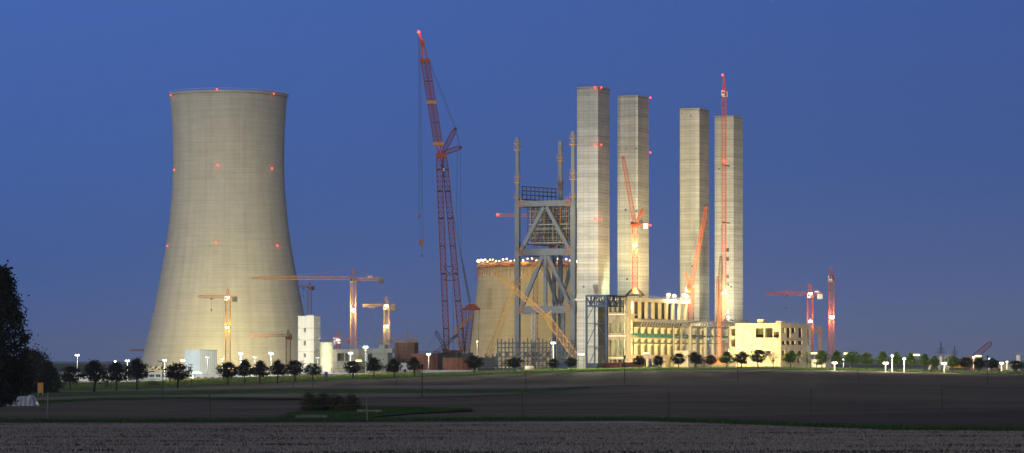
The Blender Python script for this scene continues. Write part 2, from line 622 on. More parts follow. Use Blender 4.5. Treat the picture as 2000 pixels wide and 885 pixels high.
def sheet(name, px0, px1, lo, hi, material, off, nx=60, ny=10, kind='structure', space='py', cat=None):
    """strip of ground between two edges; edges are (place across, row or distance) tables taken at ground level"""
    v, f = [], []
    for i in range(nx + 1):
        px = px0 + (px1 - px0) * i / nx
        a, b = lerp_tab(lo, px), lerp_tab(hi, px)
        if space == 'py':
            a, b = gY(px, a), gY(px, b)
        for j in range(ny + 1):
            y = a + (b - a) * j / ny
            x = (px - 1000) / FPX * y
            v.append((x, y, gz(x, y) + off))
    for i in range(nx):
        for j in range(ny):
            k = i * (ny + 1) + j
            f.append((k, k + ny + 1, k + ny + 2, k + 1))
    me = bpy.data.meshes.new(name)
    me.from_pydata(v, [], f)
    me.materials.append(M[material])
    o = bpy.data.objects.new(name, me)
    C.objects.link(o)
    smooth(o)
    return tag(o, kind=kind)


# ================================================================== SETTING
def build_ground():
    ys = [-80, -20, 8]
    y = 15.0
    while y < 24000:
        ys.append(y)
        y *= 1.035 if y < 2500 else 1.15
    us = [-1.2, -0.8, -0.5, -0.35, -0.26] + [-0.22 + 0.44 * i / 80 for i in range(81)] + [0.26, 0.35, 0.5, 0.8, 1.2]
    v, f = [], []
    for yy in ys:
        for u in us:
            x = u * max(yy, 60)
            v.append((x, yy, gz(x, max(yy, 60) if yy < 60 else yy) if yy >= 15 else 5.9))
    n = len(us)
    for j in range(len(ys) - 1):
        for i in range(n - 1):
            k = j * n + i
            f.append((k, k + 1, k + n + 1, k + n))
    me = bpy.data.meshes.new('ground')
    me.from_pydata(v, [], f)
    me.materials.append(M['field'])
    o = bpy.data.objects.new('ground', me)
    C.objects.link(o)
    smooth(o)
    tag(o, kind='structure')


build_ground()
EDGE = [(-900, 829), (0, 828), (500, 827), (1000, 825), (1250, 824), (1500, 833), (1750, 843), (2000, 845), (2900, 852)]
sheet('stubble_field', -900, 2900, [(-900, 1000), (2900, 1000)], EDGE, 'stubble', 0.05, 110, 40)
sheet('bare_earth_strip', -900, 2900, [(p, e) for p, e in EDGE], [(p, e - 2.2) for p, e in EDGE], 'earth', 0.045, 110, 4)
sheet('grass_verge', -900, 2900, [(p, e - 2.0) for p, e in EDGE],
      [(-900, 822.5), (0, 823), (500, 822), (700, 818), (900, 817.5), (1250, 817.5), (1400, 823), (1750, 836.5), (2000, 839), (2900, 846)], 'turf', 0.07, 110, 5)
sheet('ploughed_wedge_field', 1285, 2900, [(1285, 820.5), (1400, 823), (1750, 836.5), (2000, 839), (2900, 846)], [(1285, 820), (1400, 815), (2000, 803), (2900, 790)], 'wedge', 0.06, 70, 12)
sheet('harrowed_field_strip', -900, 1215, [(-900, 782), (60, 783), (300, 781), (560, 779), (800, 777), (1000, 771), (1215, 757.5)],
      [(-900, 772), (60, 774), (300, 771), (560, 768), (800, 767), (1000, 764), (1215, 756)], 'field_pale', 0.06, 70, 6)
sheet('grass_strip', -900, 1200, [(-900, 773), (100, 776), (300, 772), (560, 769.5), (900, 769), (1040, 768), (1200, 757)],
      [(-900, 766), (100, 768), (300, 763.5), (560, 760), (900, 761), (1040, 760), (1200, 756)], 'turf', 0.09, 70, 6)
sheet('grass_boundary_strip', 60, 600, [(60, 789), (200, 782), (350, 779.5), (600, 781.5)], [(60, 785), (200, 778.5), (350, 777), (600, 780)], 'turf', 0.1, 40, 3)
sheet('upper_harrowed_field', -900, 1250, [(-900, 766), (100, 767), (300, 763.5), (560, 759.5), (900, 760.5), (1040, 759.5), (1250, 752)],
      [(-900, 763), (100, 764), (300, 760), (560, 753), (900, 753), (1040, 753), (1250, 751)], 'field_pale', 0.08, 60, 4)
sheet('grass_hummock_field', 545, 932, [(545, 820), (700, 819), (800, 809.5), (932, 803.4)], [(545, 812), (640, 797), (700, 794), (820, 798), (932, 803)], 'turf', 0.12, 40, 6)
# roadside verge, the lit road and the site beyond
sheet('roadside_verge', -900, 2900, [(-900, 980), (0, 930), (500, 995), (800, 1035), (1000, 1060), (1500, 1080), (2000, 1090), (2900, 1090)],
      [(-900, 1200), (0, 1185), (500, 1195), (1000, 1200), (1500, 1200), (2000, 1205), (2900, 1210)], 'turf', 0.11, 110, 8, space='Y')
sheet('road', -900, 2900, [(-900, 1065), (0, 1055), (500, 1080), (1000, 1100), (1500, 1110), (2000, 1115), (2900, 1115)],
      [(-900, 1072), (0, 1062), (500, 1088), (1000, 1108), (1500, 1117), (2000, 1122), (2900, 1122)], 'track', 0.16, 110, 2, space='Y')
sheet('site_yard', -900, 2900, [(-900, 1200), (2900, 1205)], [(-900, 2500), (2900, 2500)], 'site_ground', 0.14, 90, 30, space='Y')


def ridge(name, pts, Y, depth, material, label=None):
    v, f = [], []
    n = len(pts)
    for k, (dy, s) in enumerate(((-depth, 0.0), (-depth * 0.45, 0.7), (0, 1.0), (depth * 0.6, 0.6), (depth, 0.0))):
        for px, py in pts:
            p = P(px, py, Y)
            g = gz(p.x, Y) - 1
            v.append((p.x, Y + dy, g + max(0, (p.z - g)) * s))
    for k in range(4):
        for i in range(n - 1):
            a = k * n + i
            f.append((a, a + 1, a + n + 1, a + n))
    me = bpy.data.meshes.new(name)
    me.from_pydata(v, [], f)
    me.materials.append(M[material])
    o = bpy.data.objects.new(name, me)
    C.objects.link(o)
    smooth(o)
    return tag(o, kind='structure')


def jitter(pts, n, amp):
    out = []
    for i in range(n + 1):
        px = pts[0][0] + (pts[-1][0] - pts[0][0]) * i / n
        out.append((px, lerp_tab(pts, px) + random.uniform(-amp, amp)))
    return out


ridge('wooded_hill', jitter([(-700, 712), (100, 710.5), (215, 711.5), (330, 713.5), (600, 716), (760, 718)], 160, 0.35), 3000, 300, 'far_land')
ridge('distant_hills', jitter([(-1500, 707), (500, 706), (1300, 705), (1700, 703.5), (1900, 704.5), (2500, 706), (3300, 707)], 120, 0.2), 14000, 2500, 'far_land')

# ================================================================== COOLING TOWERS
def shell_mesh(name, prof, n, material, thick, parent):
    """prof: list of (z, radius); a shell with an inner face, UV in metres"""
    v, f, uv = [], [], []
    m = len(prof)
    for z, r in prof:
        for i in range(n):
            t = 2 * math.pi * i / n
            v.append((r * math.cos(t), r * math.sin(t), z))
    for z, r in prof:
        for i in range(n):
            t = 2 * math.pi * i / n
            v.append(((r - thick) * math.cos(t), (r - thick) * math.sin(t), z))
    off = m * n
    rr = prof[0][1]
    for k in range(m - 1):
        for i in range(n):
            j = (i + 1) % n
            f.append((k * n + i, k * n + j, (k + 1) * n + j, (k + 1) * n + i))
            ua, ub = 2 * math.pi * i / n * rr, 2 * math.pi * (i + 1) / n * rr
            uv += [(ua, prof[k][0]), (ub, prof[k][0]), (ub, prof[k + 1][0]), (ua, prof[k + 1][0])]
            f.append((off + k * n + j, off + k * n + i, off + (k + 1) * n + i, off + (k + 1) * n + j))
            uv += [(ub, prof[k][0]), (ua, prof[k][0]), (ua, prof[k + 1][0]), (ub, prof[k + 1][0])]
    for i in range(n):
        j = (i + 1) % n
        k = m - 1
        f.append((k * n + i, k * n + j, off + k * n + j, off + k * n + i))
        uv += [(0, 0)] * 4
        f.append((j, i, off + i, off + j))
        uv += [(0, 0)] * 4
    me = bpy.data.meshes.new(name)
    me.from_pydata(v, [], f)
    l = me.uv_layers.new(name='UVMap')
    l.data.foreach_set('uv', [c for p in uv for c in p])
    me.materials.append(M[material])
    o = bpy.data.objects.new(name, me)
    C.objects.link(o)
    smooth(o)
    o.parent = parent
    return o


def red_light(parent, loc, r=0.55, e=350, out=(0, -1, 0)):
    mb = MB().box(Vector(loc) - Vector(out) * 0.2, (0.5, 0.5, 0.25))
    b = mb.build('obstruction_light', 'black_steel', parent)
    lens = MB().ball(loc, r, 10, 6).build('red_lens', 'lamp_red', b)
    light('POINT', Vector(loc) + Vector(out) * 1.0, e, RED, b, 0.4)
    return b


def cooling_tower():
    Y = 1976.0
    k = Y / FPX
    base = G(446.5, Y)
    t = thing('cooling_tower', 'tall finished grey concrete cooling tower with nine red lights', 'cooling tower', base)
    PR = [(716, 172), (690, 165.5), (650, 155.5), (610, 146.5), (575, 139.5), (540, 133), (510, 127.3), (478, 121.8), (440, 116.5), (398, 112.2), (362, 109.6),
          (330, 108.5), (297, 108.4), (265, 109.2), (235, 110.6), (210, 112.2), (186, 113.8)]
    hz = [CZ + (HPY - p) * k - base.z for p, r in PR]
    rs = [r * k for p, r in PR]
    prof = []
    for i in range(61):
        z = hz[0] + (hz[-1] - hz[0]) * i / 60
        prof.append((z, herm(hz, rs, z)))
    shell_mesh('shell', prof, 120, 'shell', 0.9, t)
    z1, r1 = prof[-1]
    shell_mesh('rim', [(z1 - 0.9, r1 + 0.05), (z1 - 0.85, r1 + 0.9), (z1 + 0.35, r1 + 0.9), (z1 + 0.4, r1 - 0.3)], 120, 'shell', 0.9, t)
    rail = MB()
    for i in range(120):
        a0, a1 = 2 * math.pi * i / 120, 2 * math.pi * (i + 1) / 120
        p0 = Vector(((r1 + 0.7) * math.cos(a0), (r1 + 0.7) * math.sin(a0), z1 + 1.5))
        p1 = Vector(((r1 + 0.7) * math.cos(a1), (r1 + 0.7) * math.sin(a1), z1 + 1.5))
        rail.bar(p0, p1, 0.1)
        rail.bar(p0, p0 - Vector((0, 0, 1.2)), 0.1)
    rail.build('rim_railing', 'galv', t)
    z0, r0 = prof[0]
    for i in range(56):                       # raking legs that carry the shell
        a = 2 * math.pi * i / 56
        if math.sin(a) > -0.1:
            continue
        for s in (-1, 1):
            a2 = a + s * math.pi / 56
            MB().bar((r0 * math.cos(a) * 0.996, r0 * math.sin(a) * 0.996, z0 + 0.3), ((r0 + 2.2) * math.cos(a2), (r0 + 2.2) * math.sin(a2), 0.4), 0.9, 0.9).build('raking_leg', 'site_concrete', t)
    shell_mesh('basin', [(-1, r0 + 4), (1.6, r0 + 4), (1.65, r0 + 3.4)], 80, 'site_concrete', 0.6, t)
    for px, py in ((338, 190), (434, 184), (540, 189), (344, 334), (435, 329), (536, 333), (331, 482), (433, 478), (547, 482)):
        # front of the shell at this height
        zz = CZ + (HPY - py) * k - base.z
        r = herm(hz, rs, zz) + (1.2 if py < 200 else 0.4)
        dx = max(-0.985, min(0.985, (px - 446.5) * k / r))
        a = -math.acos(dx)
        c = Vector((r * math.cos(a), r * math.sin(a), zz))
        rl = red_light(t, c, 0.42, 50, Vector((math.cos(a), math.sin(a), 0)))
    return t


big_tower = cooling_tower()


def half_tower():
    Y = 2270.0
    k = Y / FPX
    cx = 1047
    base = G(cx, Y)
    t = thing('unfinished_cooling_tower', 'half-built cooling tower with a ring of lamps along its rim', 'cooling tower', base)
    PR = [(712, 139), (660, 129), (620, 123.2), (580, 118), (545, 114), (520, 111.5)]
    hz = [CZ + (HPY - p) * k - base.z for p, r in PR]
    rs = [r * k for p, r in PR]
    prof = [(hz[0] + (hz[-1] - hz[0]) * i / 24, 0) for i in range(25)]
    prof = [(z, herm(hz, rs, z)) for z, _ in prof]
    shell_mesh('shell', prof, 96, 'shell_new', 0.6, t)
    z1, r1 = prof[-1]
    shell_mesh('working_platform', [(z1 - 1.4, r1 + 1.7), (z1 - 1.1, r1 + 1.9), (z1 - 0.8, r1 + 1.9)], 96, 'timber', 1.6, t)
    shell_mesh('shuttering_ring', [(z1 - 1.0, r1 + 0.5), (z1 + 2.2, r1 + 0.5)], 96, 'timber', 1.2, t)
    n = 84
    for i in range(n):
        a = 2 * math.pi * i / n
        if math.sin(a) > 0.05:
            continue
        cs, sn = math.cos(a), math.sin(a)
        rr = r1 + 1.0
        MB().bar((rr * cs, rr * sn, z1 + 0.2), ((rr + 0.6) * cs, (rr + 0.6) * sn, z1 - random.uniform(5, 8.5)), 0.35, 0.25).build('hanging_scaffold', 'timber', t)
        if True:
            h = random.uniform(2.4, 4.0)
            l = MB().bar((rr * cs, rr * sn, z1 + 1), (rr * cs, rr * sn, z1 + h), 0.15).build('lamp_stand', 'dark_steel', t)
            MB().ball((rr * cs, rr * sn, z1 + h), random.uniform(0.5, 0.72), 8, 6).build('lamp_globe', 'lamp_warm', l)
            if i % 4 == 0:
                light('POINT', ((rr + 2.2) * cs, (rr + 2.2) * sn, z1 + h - 1), 2200, WARM, l, 0.6)
    # ladder scaffold on the shell
    m = MB()
    ang = -math.acos((955 - cx) * k / (rs[3] + 0.8))
    for i in range(9):
        zz = hz[3] - 8 + i * 1.6
        r = herm(hz, rs, zz) + 0.5
        w = 4.5 - i * 0.35
        c = Vector((r * math.cos(ang), r * math.sin(ang), zz))
        tn = Vector((-math.sin(ang), math.cos(ang), 0))
        m.bar(c - tn * w, c + tn * w, 0.3, 0.25)
    m.build('climbing_platform_boards', 'timber', t)['kind'] = 'stuff'
    shell_mesh('basin', [(-1, rs[0] + 4), (1.6, rs[0] + 4), (1.65, rs[0] + 3.4)], 64, 'site_concrete', 0.6, t)
    for i in range(48):
        a = 2 * math.pi * i / 48
        if math.sin(a) > 0:
            continue
        a2 = a + math.pi / 48
        MB().bar((rs[0] * math.cos(a), rs[0] * math.sin(a), hz[0] + 0.3), ((rs[0] + 2) * math.cos(a2), (rs[0] + 2) * math.sin(a2), 0.4), 0.9).build('raking_leg', 'site_concrete', t)


half_tower()

# ================================================================== plant axes
YAW = -R(22.03)
EX, EY = Vector((math.cos(YAW), math.sin(YAW), 0)), Vector((-math.sin(YAW), math.cos(YAW), 0))


def along_left(px0, Y, px):                  # metres along -EX from the near corner seen at px0 until px
    X = (px0 - 1000) / FPX * Y
    u = (px - 1000) / FPX
    return (X - u * Y) / (EX.x - u * EX.y)


def along_right(px0, Y, px):                 # metres along +EY from the near corner
    X = (px0 - 1000) / FPX * Y
    u = (px - 1000) / FPX
    return (u * Y - X) / (EY.x - u * EY.y)


def stair_tower(label, px_l, px_c, px_r, top, Y):
    base = G(px_c, Y)
    base.z -= 0.5
    t = thing('stair_tower', label, 'concrete tower', base, YAW, 'concrete stair towers')
    a, b = 8.95, 13.2
    H = CZ + (HPY - top) / FPX * Y - base.z
    v, f, uv = [], [], []
    ring = [(-a, 0), (0, 0), (0, b), (-a, b)]
    per = [0, a, a + b, 2 * a + b, 2 * a + 2 * b]
    n = 40
    for i in range(n + 1):
        for x, y in ring:
            v.append((x, y, H * i / n))
    seed = random.uniform(0, 500)
    for i in range(n):
        for k in range(4):
            j = (k + 1) % 4
            f.append((i * 4 + k, i * 4 + j, i * 4 + 4 + j, i * 4 + 4 + k))
            uv += [(per[k] + seed, H * i / n + seed), (per[k + 1] + seed, H * i / n + seed), (per[k + 1] + seed, H * (i + 1) / n + seed), (per[k] + seed, H * (i + 1) / n + seed)]
    me = bpy.data.meshes.new('shaft')
    me.from_pydata(v, [], f)
    l = me.uv_layers.new(name='UVMap')
    l.data.foreach_set('uv', [c for p in uv for c in p])
    me.materials.append(M['stair'])
    o = bpy.data.objects.new('shaft', me)
    C.objects.link(o)
    o.parent = t
    m = MB()
    m.b2(-a, 0, 0, b, H - 0.5, H - 0.1)
    m.build('roof_slab', 'dark_concrete', t)
    m = MB()
    m.b2(-a - 0.12, 0.12, -0.12, 0.25, H - 0.25, H + 0.25).b2(-0.25, 0.12, 0.25, b + 0.1, H - 0.25, H + 0.25)
    m.b2(-a - 0.12, -a + 0.25, 0.25, b + 0.1, H - 0.25, H + 0.25)
    m.build('parapet', 'stair', t)
    m = MB()
    for i in range(9):
        x = -a + a * i / 8
        m.bar((x, 0, H), (x, 0, H + 1.1), 0.06)
    m.bar((-a, 0, H + 1.1), (0, 0, H + 1.1), 0.06).bar((0, 0, H + 1.1), (0, b, H + 1.1), 0.06)
    m.build('roof_railing', 'dark_steel', t)

    def at(px, py):
        if px <= px_c:
            s = along_left(px_c, Y, px)
            return Vector((-s, 0, CZ + (HPY - py) / FPX * (Y - s * EX.y) - base.z)), 0
        s = along_right(px_c, Y, px)
        return Vector((0, s, CZ + (HPY - py) / FPX * (Y + s * EY.y) - base.z)), 1

    def hole(px, py, w=0.7, h=0.7):
        p, side = at(px, py)
        m = MB()
        fr = MB()
        if side == 0:
            m.box(p, (w, 0.1, h))
            fr.box(p + Vector((0, 0, -h / 2 - 0.08)), (w + 0.3, 0.4, 0.12))
        else:
            m.box(p, (0.1, w, h))
            fr.box(p + Vector((0, 0, -h / 2 - 0.08)), (0.4, w + 0.3, 0.12))
        w_ = m.build('vent_opening', 'glass', t)
        fr.build('sill', 'stair', w_)
    return t, at, hole


T1, at1, hole1 = stair_tower('nearest concrete stair tower with three pairs of red lights on its corner', 1127, 1168, 1191, 170, 1330)
T2, at2, hole2 = stair_tower('second concrete tower, behind the red crane on the hall roof', 1208, 1246, 1270, 187, 1374)
T3, at3, hole3 = stair_tower('third concrete tower, behind the slanting red crane jib', 1327, 1366, 1386, 212, 1443.7)
T4, at4, hole4 = stair_tower('farthest concrete tower with the tall red mast standing before it', 1396, 1433, 1452, 227, 1489)
for py in (171, 283, 428):
    for px, dx in ((1163, 0), (1171.5, 0)):
        p, side = at1(px, py)
        red_light(T1, p + (Vector((0, -0.6, 0)) if side == 0 else Vector((0.6, 0, 0))), 0.36, 40, (0, -1, 0) if side == 0 else (1, 0, 0))
for py in (191, 298, 440):
    p, side = at2(1267.5, py)
    red_light(T2, p + Vector((0.6, 0, 0)), 0.36, 40, (1, 0, 0))
for px, py in ((1150, 186), (1140, 560)):
    hole1(px, py)
for px, py in ((1242, 201), (1223, 291), (1243, 290), (1222, 410), (1243, 412), (1225, 545)):
    hole2(px, py, 0.8, 0.8)
for px, py in ((1332, 220), (1349, 226), (1368, 300), (1352, 520)):
    hole3(px, py, 0.7, 0.7)
for px, py in ((1404, 330), (1428, 560)):
    hole4(px, py)

# ================================================================== LAMPS
def lamp_post(label, px, top, Y=None, base_py=None, e=6000, col=WHITE, m='lamp', heads=1, r=0.45, spot=None, cat='lamp post', group='site lamp posts', off=0.0):
    if Y is None:
        Y = gY(px, base_py)
    g = G(px, Y)
    z = P(px, top, Y).z - g.z
    t = thing('lamp_post', label, cat, g, 0, group)
    MB().tube((0, 0, -0.3), (0, 0, z), 0.12, 0.07, 8).build('pole', 'galv', t)
    arm = MB().bar((-0.55, 0, z + 0.05), (0.55, 0, z + 0.05), 0.14)
    arm.build('cross_arm', 'dark_steel', t)
    for i in range(heads):
        x = (i - (heads - 1) / 2) * 0.9
        h = MB().box((x, 0.05, z + 0.35), (0.7, 0.6, 0.22)).build('lamp_head', 'dark_steel', t)
        MB().ball((x, -0.1, z + 0.0), r * 1.2, 10, 6, 0.7).build('lens', m, h)
    light('POINT', (0, -2.6, z - 0.9), e * 0.5, col, t, 0.5)
    return t


# ================================================================== LEFT BUILDINGS
def wall_face(mb, axis, L, z0, z1, holes, thick, sgn=1):
    """upright wall with true openings. axis 'x': in plane y=0 running to -x; axis 'y': in plane x=0 running to +y"""
    ss = sorted(set([0, L] + [h[0] for h in holes] + [h[1] for h in holes]))
    zs = sorted(set([z0, z1] + [h[2] for h in holes] + [h[3] for h in holes]))

    def pt(s, d, z):
        return (-s, d, z) if axis == 'x' else (-d, s, z)

    def isopen(i, j):
        if i < 0 or j < 0 or i >= len(ss) - 1 or j >= len(zs) - 1:
            return False
        sm, zm = (ss[i] + ss[i + 1]) / 2, (zs[j] + zs[j + 1]) / 2
        return any(h[0] < sm < h[1] and h[2] < zm < h[3] for h in holes)
    for i in range(len(ss) - 1):
        for j in range(len(zs) - 1):
            a, b, c, d = ss[i], ss[i + 1], zs[j], zs[j + 1]
            if isopen(i, j):
                for (di, dj, e) in ((-1, 0, ((a, c), (a, d))), (1, 0, ((b, c), (b, d))), (0, -1, ((a, c), (b, c))), (0, 1, ((a, d), (b, d)))):
                    if not isopen(i + di, j + dj):
                        (s0, q0), (s1, q1) = e
                        mb.quad(pt(s0, 0, q0), pt(s1, 0, q1), pt(s1, thick, q1), pt(s0, thick, q0))
                continue
            mb.quad(pt(a, 0, c), pt(b, 0, c), pt(b, 0, d), pt(a, 0, d))
            mb.quad(pt(a, thick, c), pt(b, thick, c), pt(b, thick, d), pt(a, thick, d))
    return mb


def building(name, label, cat, px_l, px_c, px_r, top, Y, mat_l='white_panel', mat_r=None, holes_l=(), holes_r=(), glazed=True, depth=None,
             roof='dark_concrete', parapet=True, seams=0, floors=0, z_drop=0.6, group=None, right_len=None, pane='glass'):
    base = G(px_c, Y)
    base.z -= z_drop
    t = thing(name, label, cat, base, YAW, group)
    a = along_left(px_c, Y, px_l)
    b = right_len if right_len else along_right(px_c, Y, px_r)
    H = CZ + (HPY - top) / FPX * Y - base.z

    def cl(h):
        s1, s0 = along_left(px_c, Y, h[0]), along_left(px_c, Y, h[1])
        return (max(s0, 0.15), s1, CZ + (HPY - h[3]) / FPX * Y - base.z, CZ + (HPY - h[2]) / FPX * Y - base.z)

    def crr(h):
        s0, s1 = along_right(px_c, Y, h[0]), along_right(px_c, Y, h[1])
        yy = Y + (s0 + s1) / 2 * EY.y
        return (s0, s1, CZ + (HPY - h[3]) / FPX * yy - base.z, CZ + (HPY - h[2]) / FPX * yy - base.z)
    hl, hr = [cl(h) for h in holes_l], [crr(h) for h in holes_r]
    m = wall_face(MB(), 'x', a, 0, H, hl, 0.45)
    m.build('wall', mat_l, t)
    m = wall_face(MB(), 'y', b, 0, H, hr, 0.45)
    m.build('wall', mat_r or mat_l, t)
    m = MB()
    m.quad((-a, 0, 0), (-a, b, 0), (-a, b, H), (-a, 0, H)).quad((0, b, 0), (-a, b, 0), (-a, b, H), (0, b, H))
    m.build('rear_wall', mat_l, t)
    MB().b2(-a + 0.02, -0.02, 0.02, b - 0.02, H - 0.6, H - 0.35).build('roof', roof, t)
    if parapet:
        m = MB()
        m.b2(-a - 0.15, 0.15, -0.15, 0.2, H - 0.1, H + 0.2).b2(-0.2, 0.15, 0.2, b, H - 0.1, H + 0.2)
        m.build('parapet_cap', mat_l, t)
    for i in range(floors):
        z = H * (i + 1) / (floors + 1)
        MB().b2(-a + 0.46, -0.46, 0.46, b - 0.1, z - 0.3, z).build('floor_slab', 'dark_concrete', t)
    if floors:
        MB().b2(-a + 0.46, -0.46, min(7, b * 0.5), min(7, b * 0.5) + 0.3, 0, H - 0.7).build('inner_wall', 'dark_concrete', t)
    if seams:
        for i in range(1, seams):
            z = H * i / seams
            m = MB().b2(-a, 0.03, -0.03, 0.02, z - 0.06, z + 0.06).b2(-0.02, 0.03, 0.02, b, z - 0.06, z + 0.06)
            m.build('panel_joint', 'dark_concrete', t)
    if glazed:
        for h in hl:
            w = MB()
            w.b2(-h[1], -h[0], 0.2, 0.3, h[3] - 0.12, h[3]).b2(-h[1], -h[0], 0.2, 0.3, h[2], h[2] + 0.12)
            w.b2(-h[1], -h[1] + 0.12, 0.2, 0.3, h[2] + 0.12, h[3] - 0.12).b2(-h[0] - 0.12, -h[0], 0.2, 0.3, h[2] + 0.12, h[3] - 0.12)
            w.b2(-(h[0] + h[1]) / 2 - 0.05, -(h[0] + h[1]) / 2 + 0.05, 0.2, 0.3, h[2] + 0.12, h[3] - 0.12)
            w = w.build('window', 'galv', t)
            MB().b2(-h[1], -h[0], 0.32, 0.36, h[2], h[3]).build('pane', pane, w)
        for h in hr:
            w = MB()
            w.b2(-0.3, -0.2, h[0], h[1], h[3] - 0.12, h[3]).b2(-0.3, -0.2, h[0], h[1], h[2], h[2] + 0.12)
            w.b2(-0.3, -0.2, h[0], h[0] + 0.12, h[2] + 0.12, h[3] - 0.12).b2(-0.3, -0.2, h[1] - 0.12, h[1], h[2] + 0.12, h[3] - 0.12)
            w = w.build('window', 'galv', t)
            MB().b2(-0.36, -0.32, h[0], h[1], h[2], h[3]).build('pane', pane, w)
    t['a'], t['b'], t['H'] = a, b, H
    return t


b1 = building('stair_block', 'white windowed stair block beside the finished cooling tower', 'building', 582, 613, 626, 618, 1480,
              holes_l=[(593, 597.5, 640, 649), (593, 597.5, 665.5, 675), (593, 597.5, 690, 698.5), (583.2, 585, 637, 640.5), (583.2, 585, 661, 664)],
              holes_r=[(620, 622.5, 632, 636), (620, 622.5, 657, 662), (620, 622.5, 680, 684)], seams=5)
m = MB().b2(-4, -0.3, 0.5, 3, b1['H'] + 0.2, b1['H'] + 0.6)
m.build('roof_hatch', 'white_panel', b1)
b2 = building('site_shed', 'tall shed with pale blue and white metal faces', 'shed', 361, 390, 419, 684, 1400, 'pale_panel', 'white_panel', right_len=16, seams=0,
              holes_l=[(366, 374, 716, 727)])
for i in range(1, 9):
    x = -b2['a'] * i / 9
    MB().b2(x - 0.04, x + 0.04, -0.05, 0, 0.3, b2['H'] - 0.4).build('cladding_rib', 'pale_panel', b2)
    y = b2['b'] * i / 9
    MB().b2(0, 0.05, y - 0.04, y + 0.04, 0.3, b2['H'] - 0.4).build('cladding_rib', 'white_panel', b2)
building('low_hall', 'long low white hall with a window band, at the foot of the finished cooling tower', 'hall', 272, 366, 372, 728, 1345, 'white_panel', right_len=12,
         holes_l=[(x, x + 9, 731, 737) for x in (280, 292, 304, 316, 328, 340, 352)] + [(x, x + 4, 742, 747) for x in (296, 322, 346)], z_drop=1.5)
building('low_hall', 'low white hall behind the leftmost avenue trees', 'hall', 118, 214, 222, 729, 1330, 'white_panel', right_len=12,
         holes_l=[(x, x + 7, 737, 741) for x in (130, 146, 162, 178, 194)], z_drop=1.5)
building('low_hall', 'low pale office row in front of the blue and white shed', 'hall', 378, 452, 460, 731, 1300, 'white_panel', 'pale_panel', right_len=10,
         holes_l=[(x, x + 6, 736, 741) for x in (384, 398, 412, 426, 440)], z_drop=1.2)
building('low_hall', 'low pale hall behind the row of trees under the small orange crane', 'hall', 462, 581, 586, 733, 1320, 'white_panel', right_len=12,
         holes_l=[(x, x + 7, 737, 742) for x in (470, 486, 520, 536, 556)], z_drop=1.2)
# round tank beside the stair block
def round_tank(name, label, cat, pxc, half_px, top, Y, material, n=40, ribs=0, collar=True):
    g = G(pxc, Y)
    k = Y / FPX
    r, H = half_px * k, CZ + (HPY - top) * k - g.z
    t = thing(name, label, cat, g)
    o = MB().tube((0, 0, -1), (0, 0, H), r, r, n).build('tank_shell', material, t)
    if collar:
        for z in (H * 0.36, H * 0.68, H - 0.3):
            MB().tube((0, 0, z), (0, 0, z + 0.35), r + 0.12, r + 0.12, n).build('stiffening_ring', material, t)
    m = MB()
    for i in range(n):
        a0, a1 = 2 * math.pi * i / n, 2 * math.pi * (i + 1) / n
        p0, p1 = Vector((r * math.cos(a0), r * math.sin(a0), H + 1.1)), Vector((r * math.cos(a1), r * math.sin(a1), H + 1.1))
        m.bar(p0, p1, 0.07).bar(p0, p0 - Vector((0, 0, 1.1)), 0.07)
    m.build('railing', 'dark_steel', t)
    for i in range(ribs):
        a = math.pi + math.pi * (i + 0.5) / ribs
        MB().bar((r * math.cos(a), r * math.sin(a), 0), (r * math.cos(a), r * math.sin(a), H - 0.2), 0.25).build('rib', material, t)
    return t


round_tank('storage_tank', 'round greenish concrete tank between the white stair block and grey block', 'tank', 638, 13.5, 669, 1470, 'green_conc')
b5 = building('block', 'pale grey concrete block under the tall orange tower crane', 'building', 648, 700, 712, 683, 1440, 'site_concrete', holes_l=[(659, 672, 690, 705), (674, 681, 690, 705)], glazed=False, floors=2, seams=4)
b6 = building('block', 'greenish lit concrete block with heavy roof beams beside the yellow crane', 'building', 716, 757, 766, 690, 1425, 'green_conc',
              holes_l=[(718.5, 727.5, 690.5, 705), (748, 750, 700, 703)], glazed=False, floors=2)
MB().b2(-b6['a'] - 1, 2.5, -0.8, b6['b'] * 0.5, b6['H'] + 0.25, b6['H'] + 2.0).build('roof_beam', 'green_conc', b6)
MB().b2(-b6['a'] * 0.42, -1.5, 0.2, 4, b6['H'] + 2.0, b6['H'] + 3.6).build('roof_housing', 'green_conc', b6)
b7 = building('block', 'dark brown unfinished block rising behind the round brown tank', 'building', 771, 809, 817, 669, 1450, 'rust_dark', parapet=False, seams=4)
for i in range(1, 7):
    x = -b7['a'] * i / 7
    MB().b2(x - 0.12, x + 0.12, -0.12, 0, 0.5, b7['H'] - 0.1).build('stanchion', 'rust_dark', b7)
round_tank('storage_tank', 'large rust brown round tank behind the small gabled white tent', 'tank', 829.5, 26, 691, 1400, 'rust', ribs=9)
round_tank('storage_tank', 'rust brown round tank below the foot of the giant crane', 'tank', 893, 28, 699, 1440, 'rust', ribs=9)
building('block', 'bluish unlit concrete annex between the green block and brown block', 'building', 764, 775, 784, 697, 1445, 'dark_concrete', parapet=False)
building('boundary_wall', 'long low white concrete wall in front of the brown tanks', 'wall', 822, 925, 928, 724, 1240, 'white_panel', right_len=1.2, z_drop=0.5)
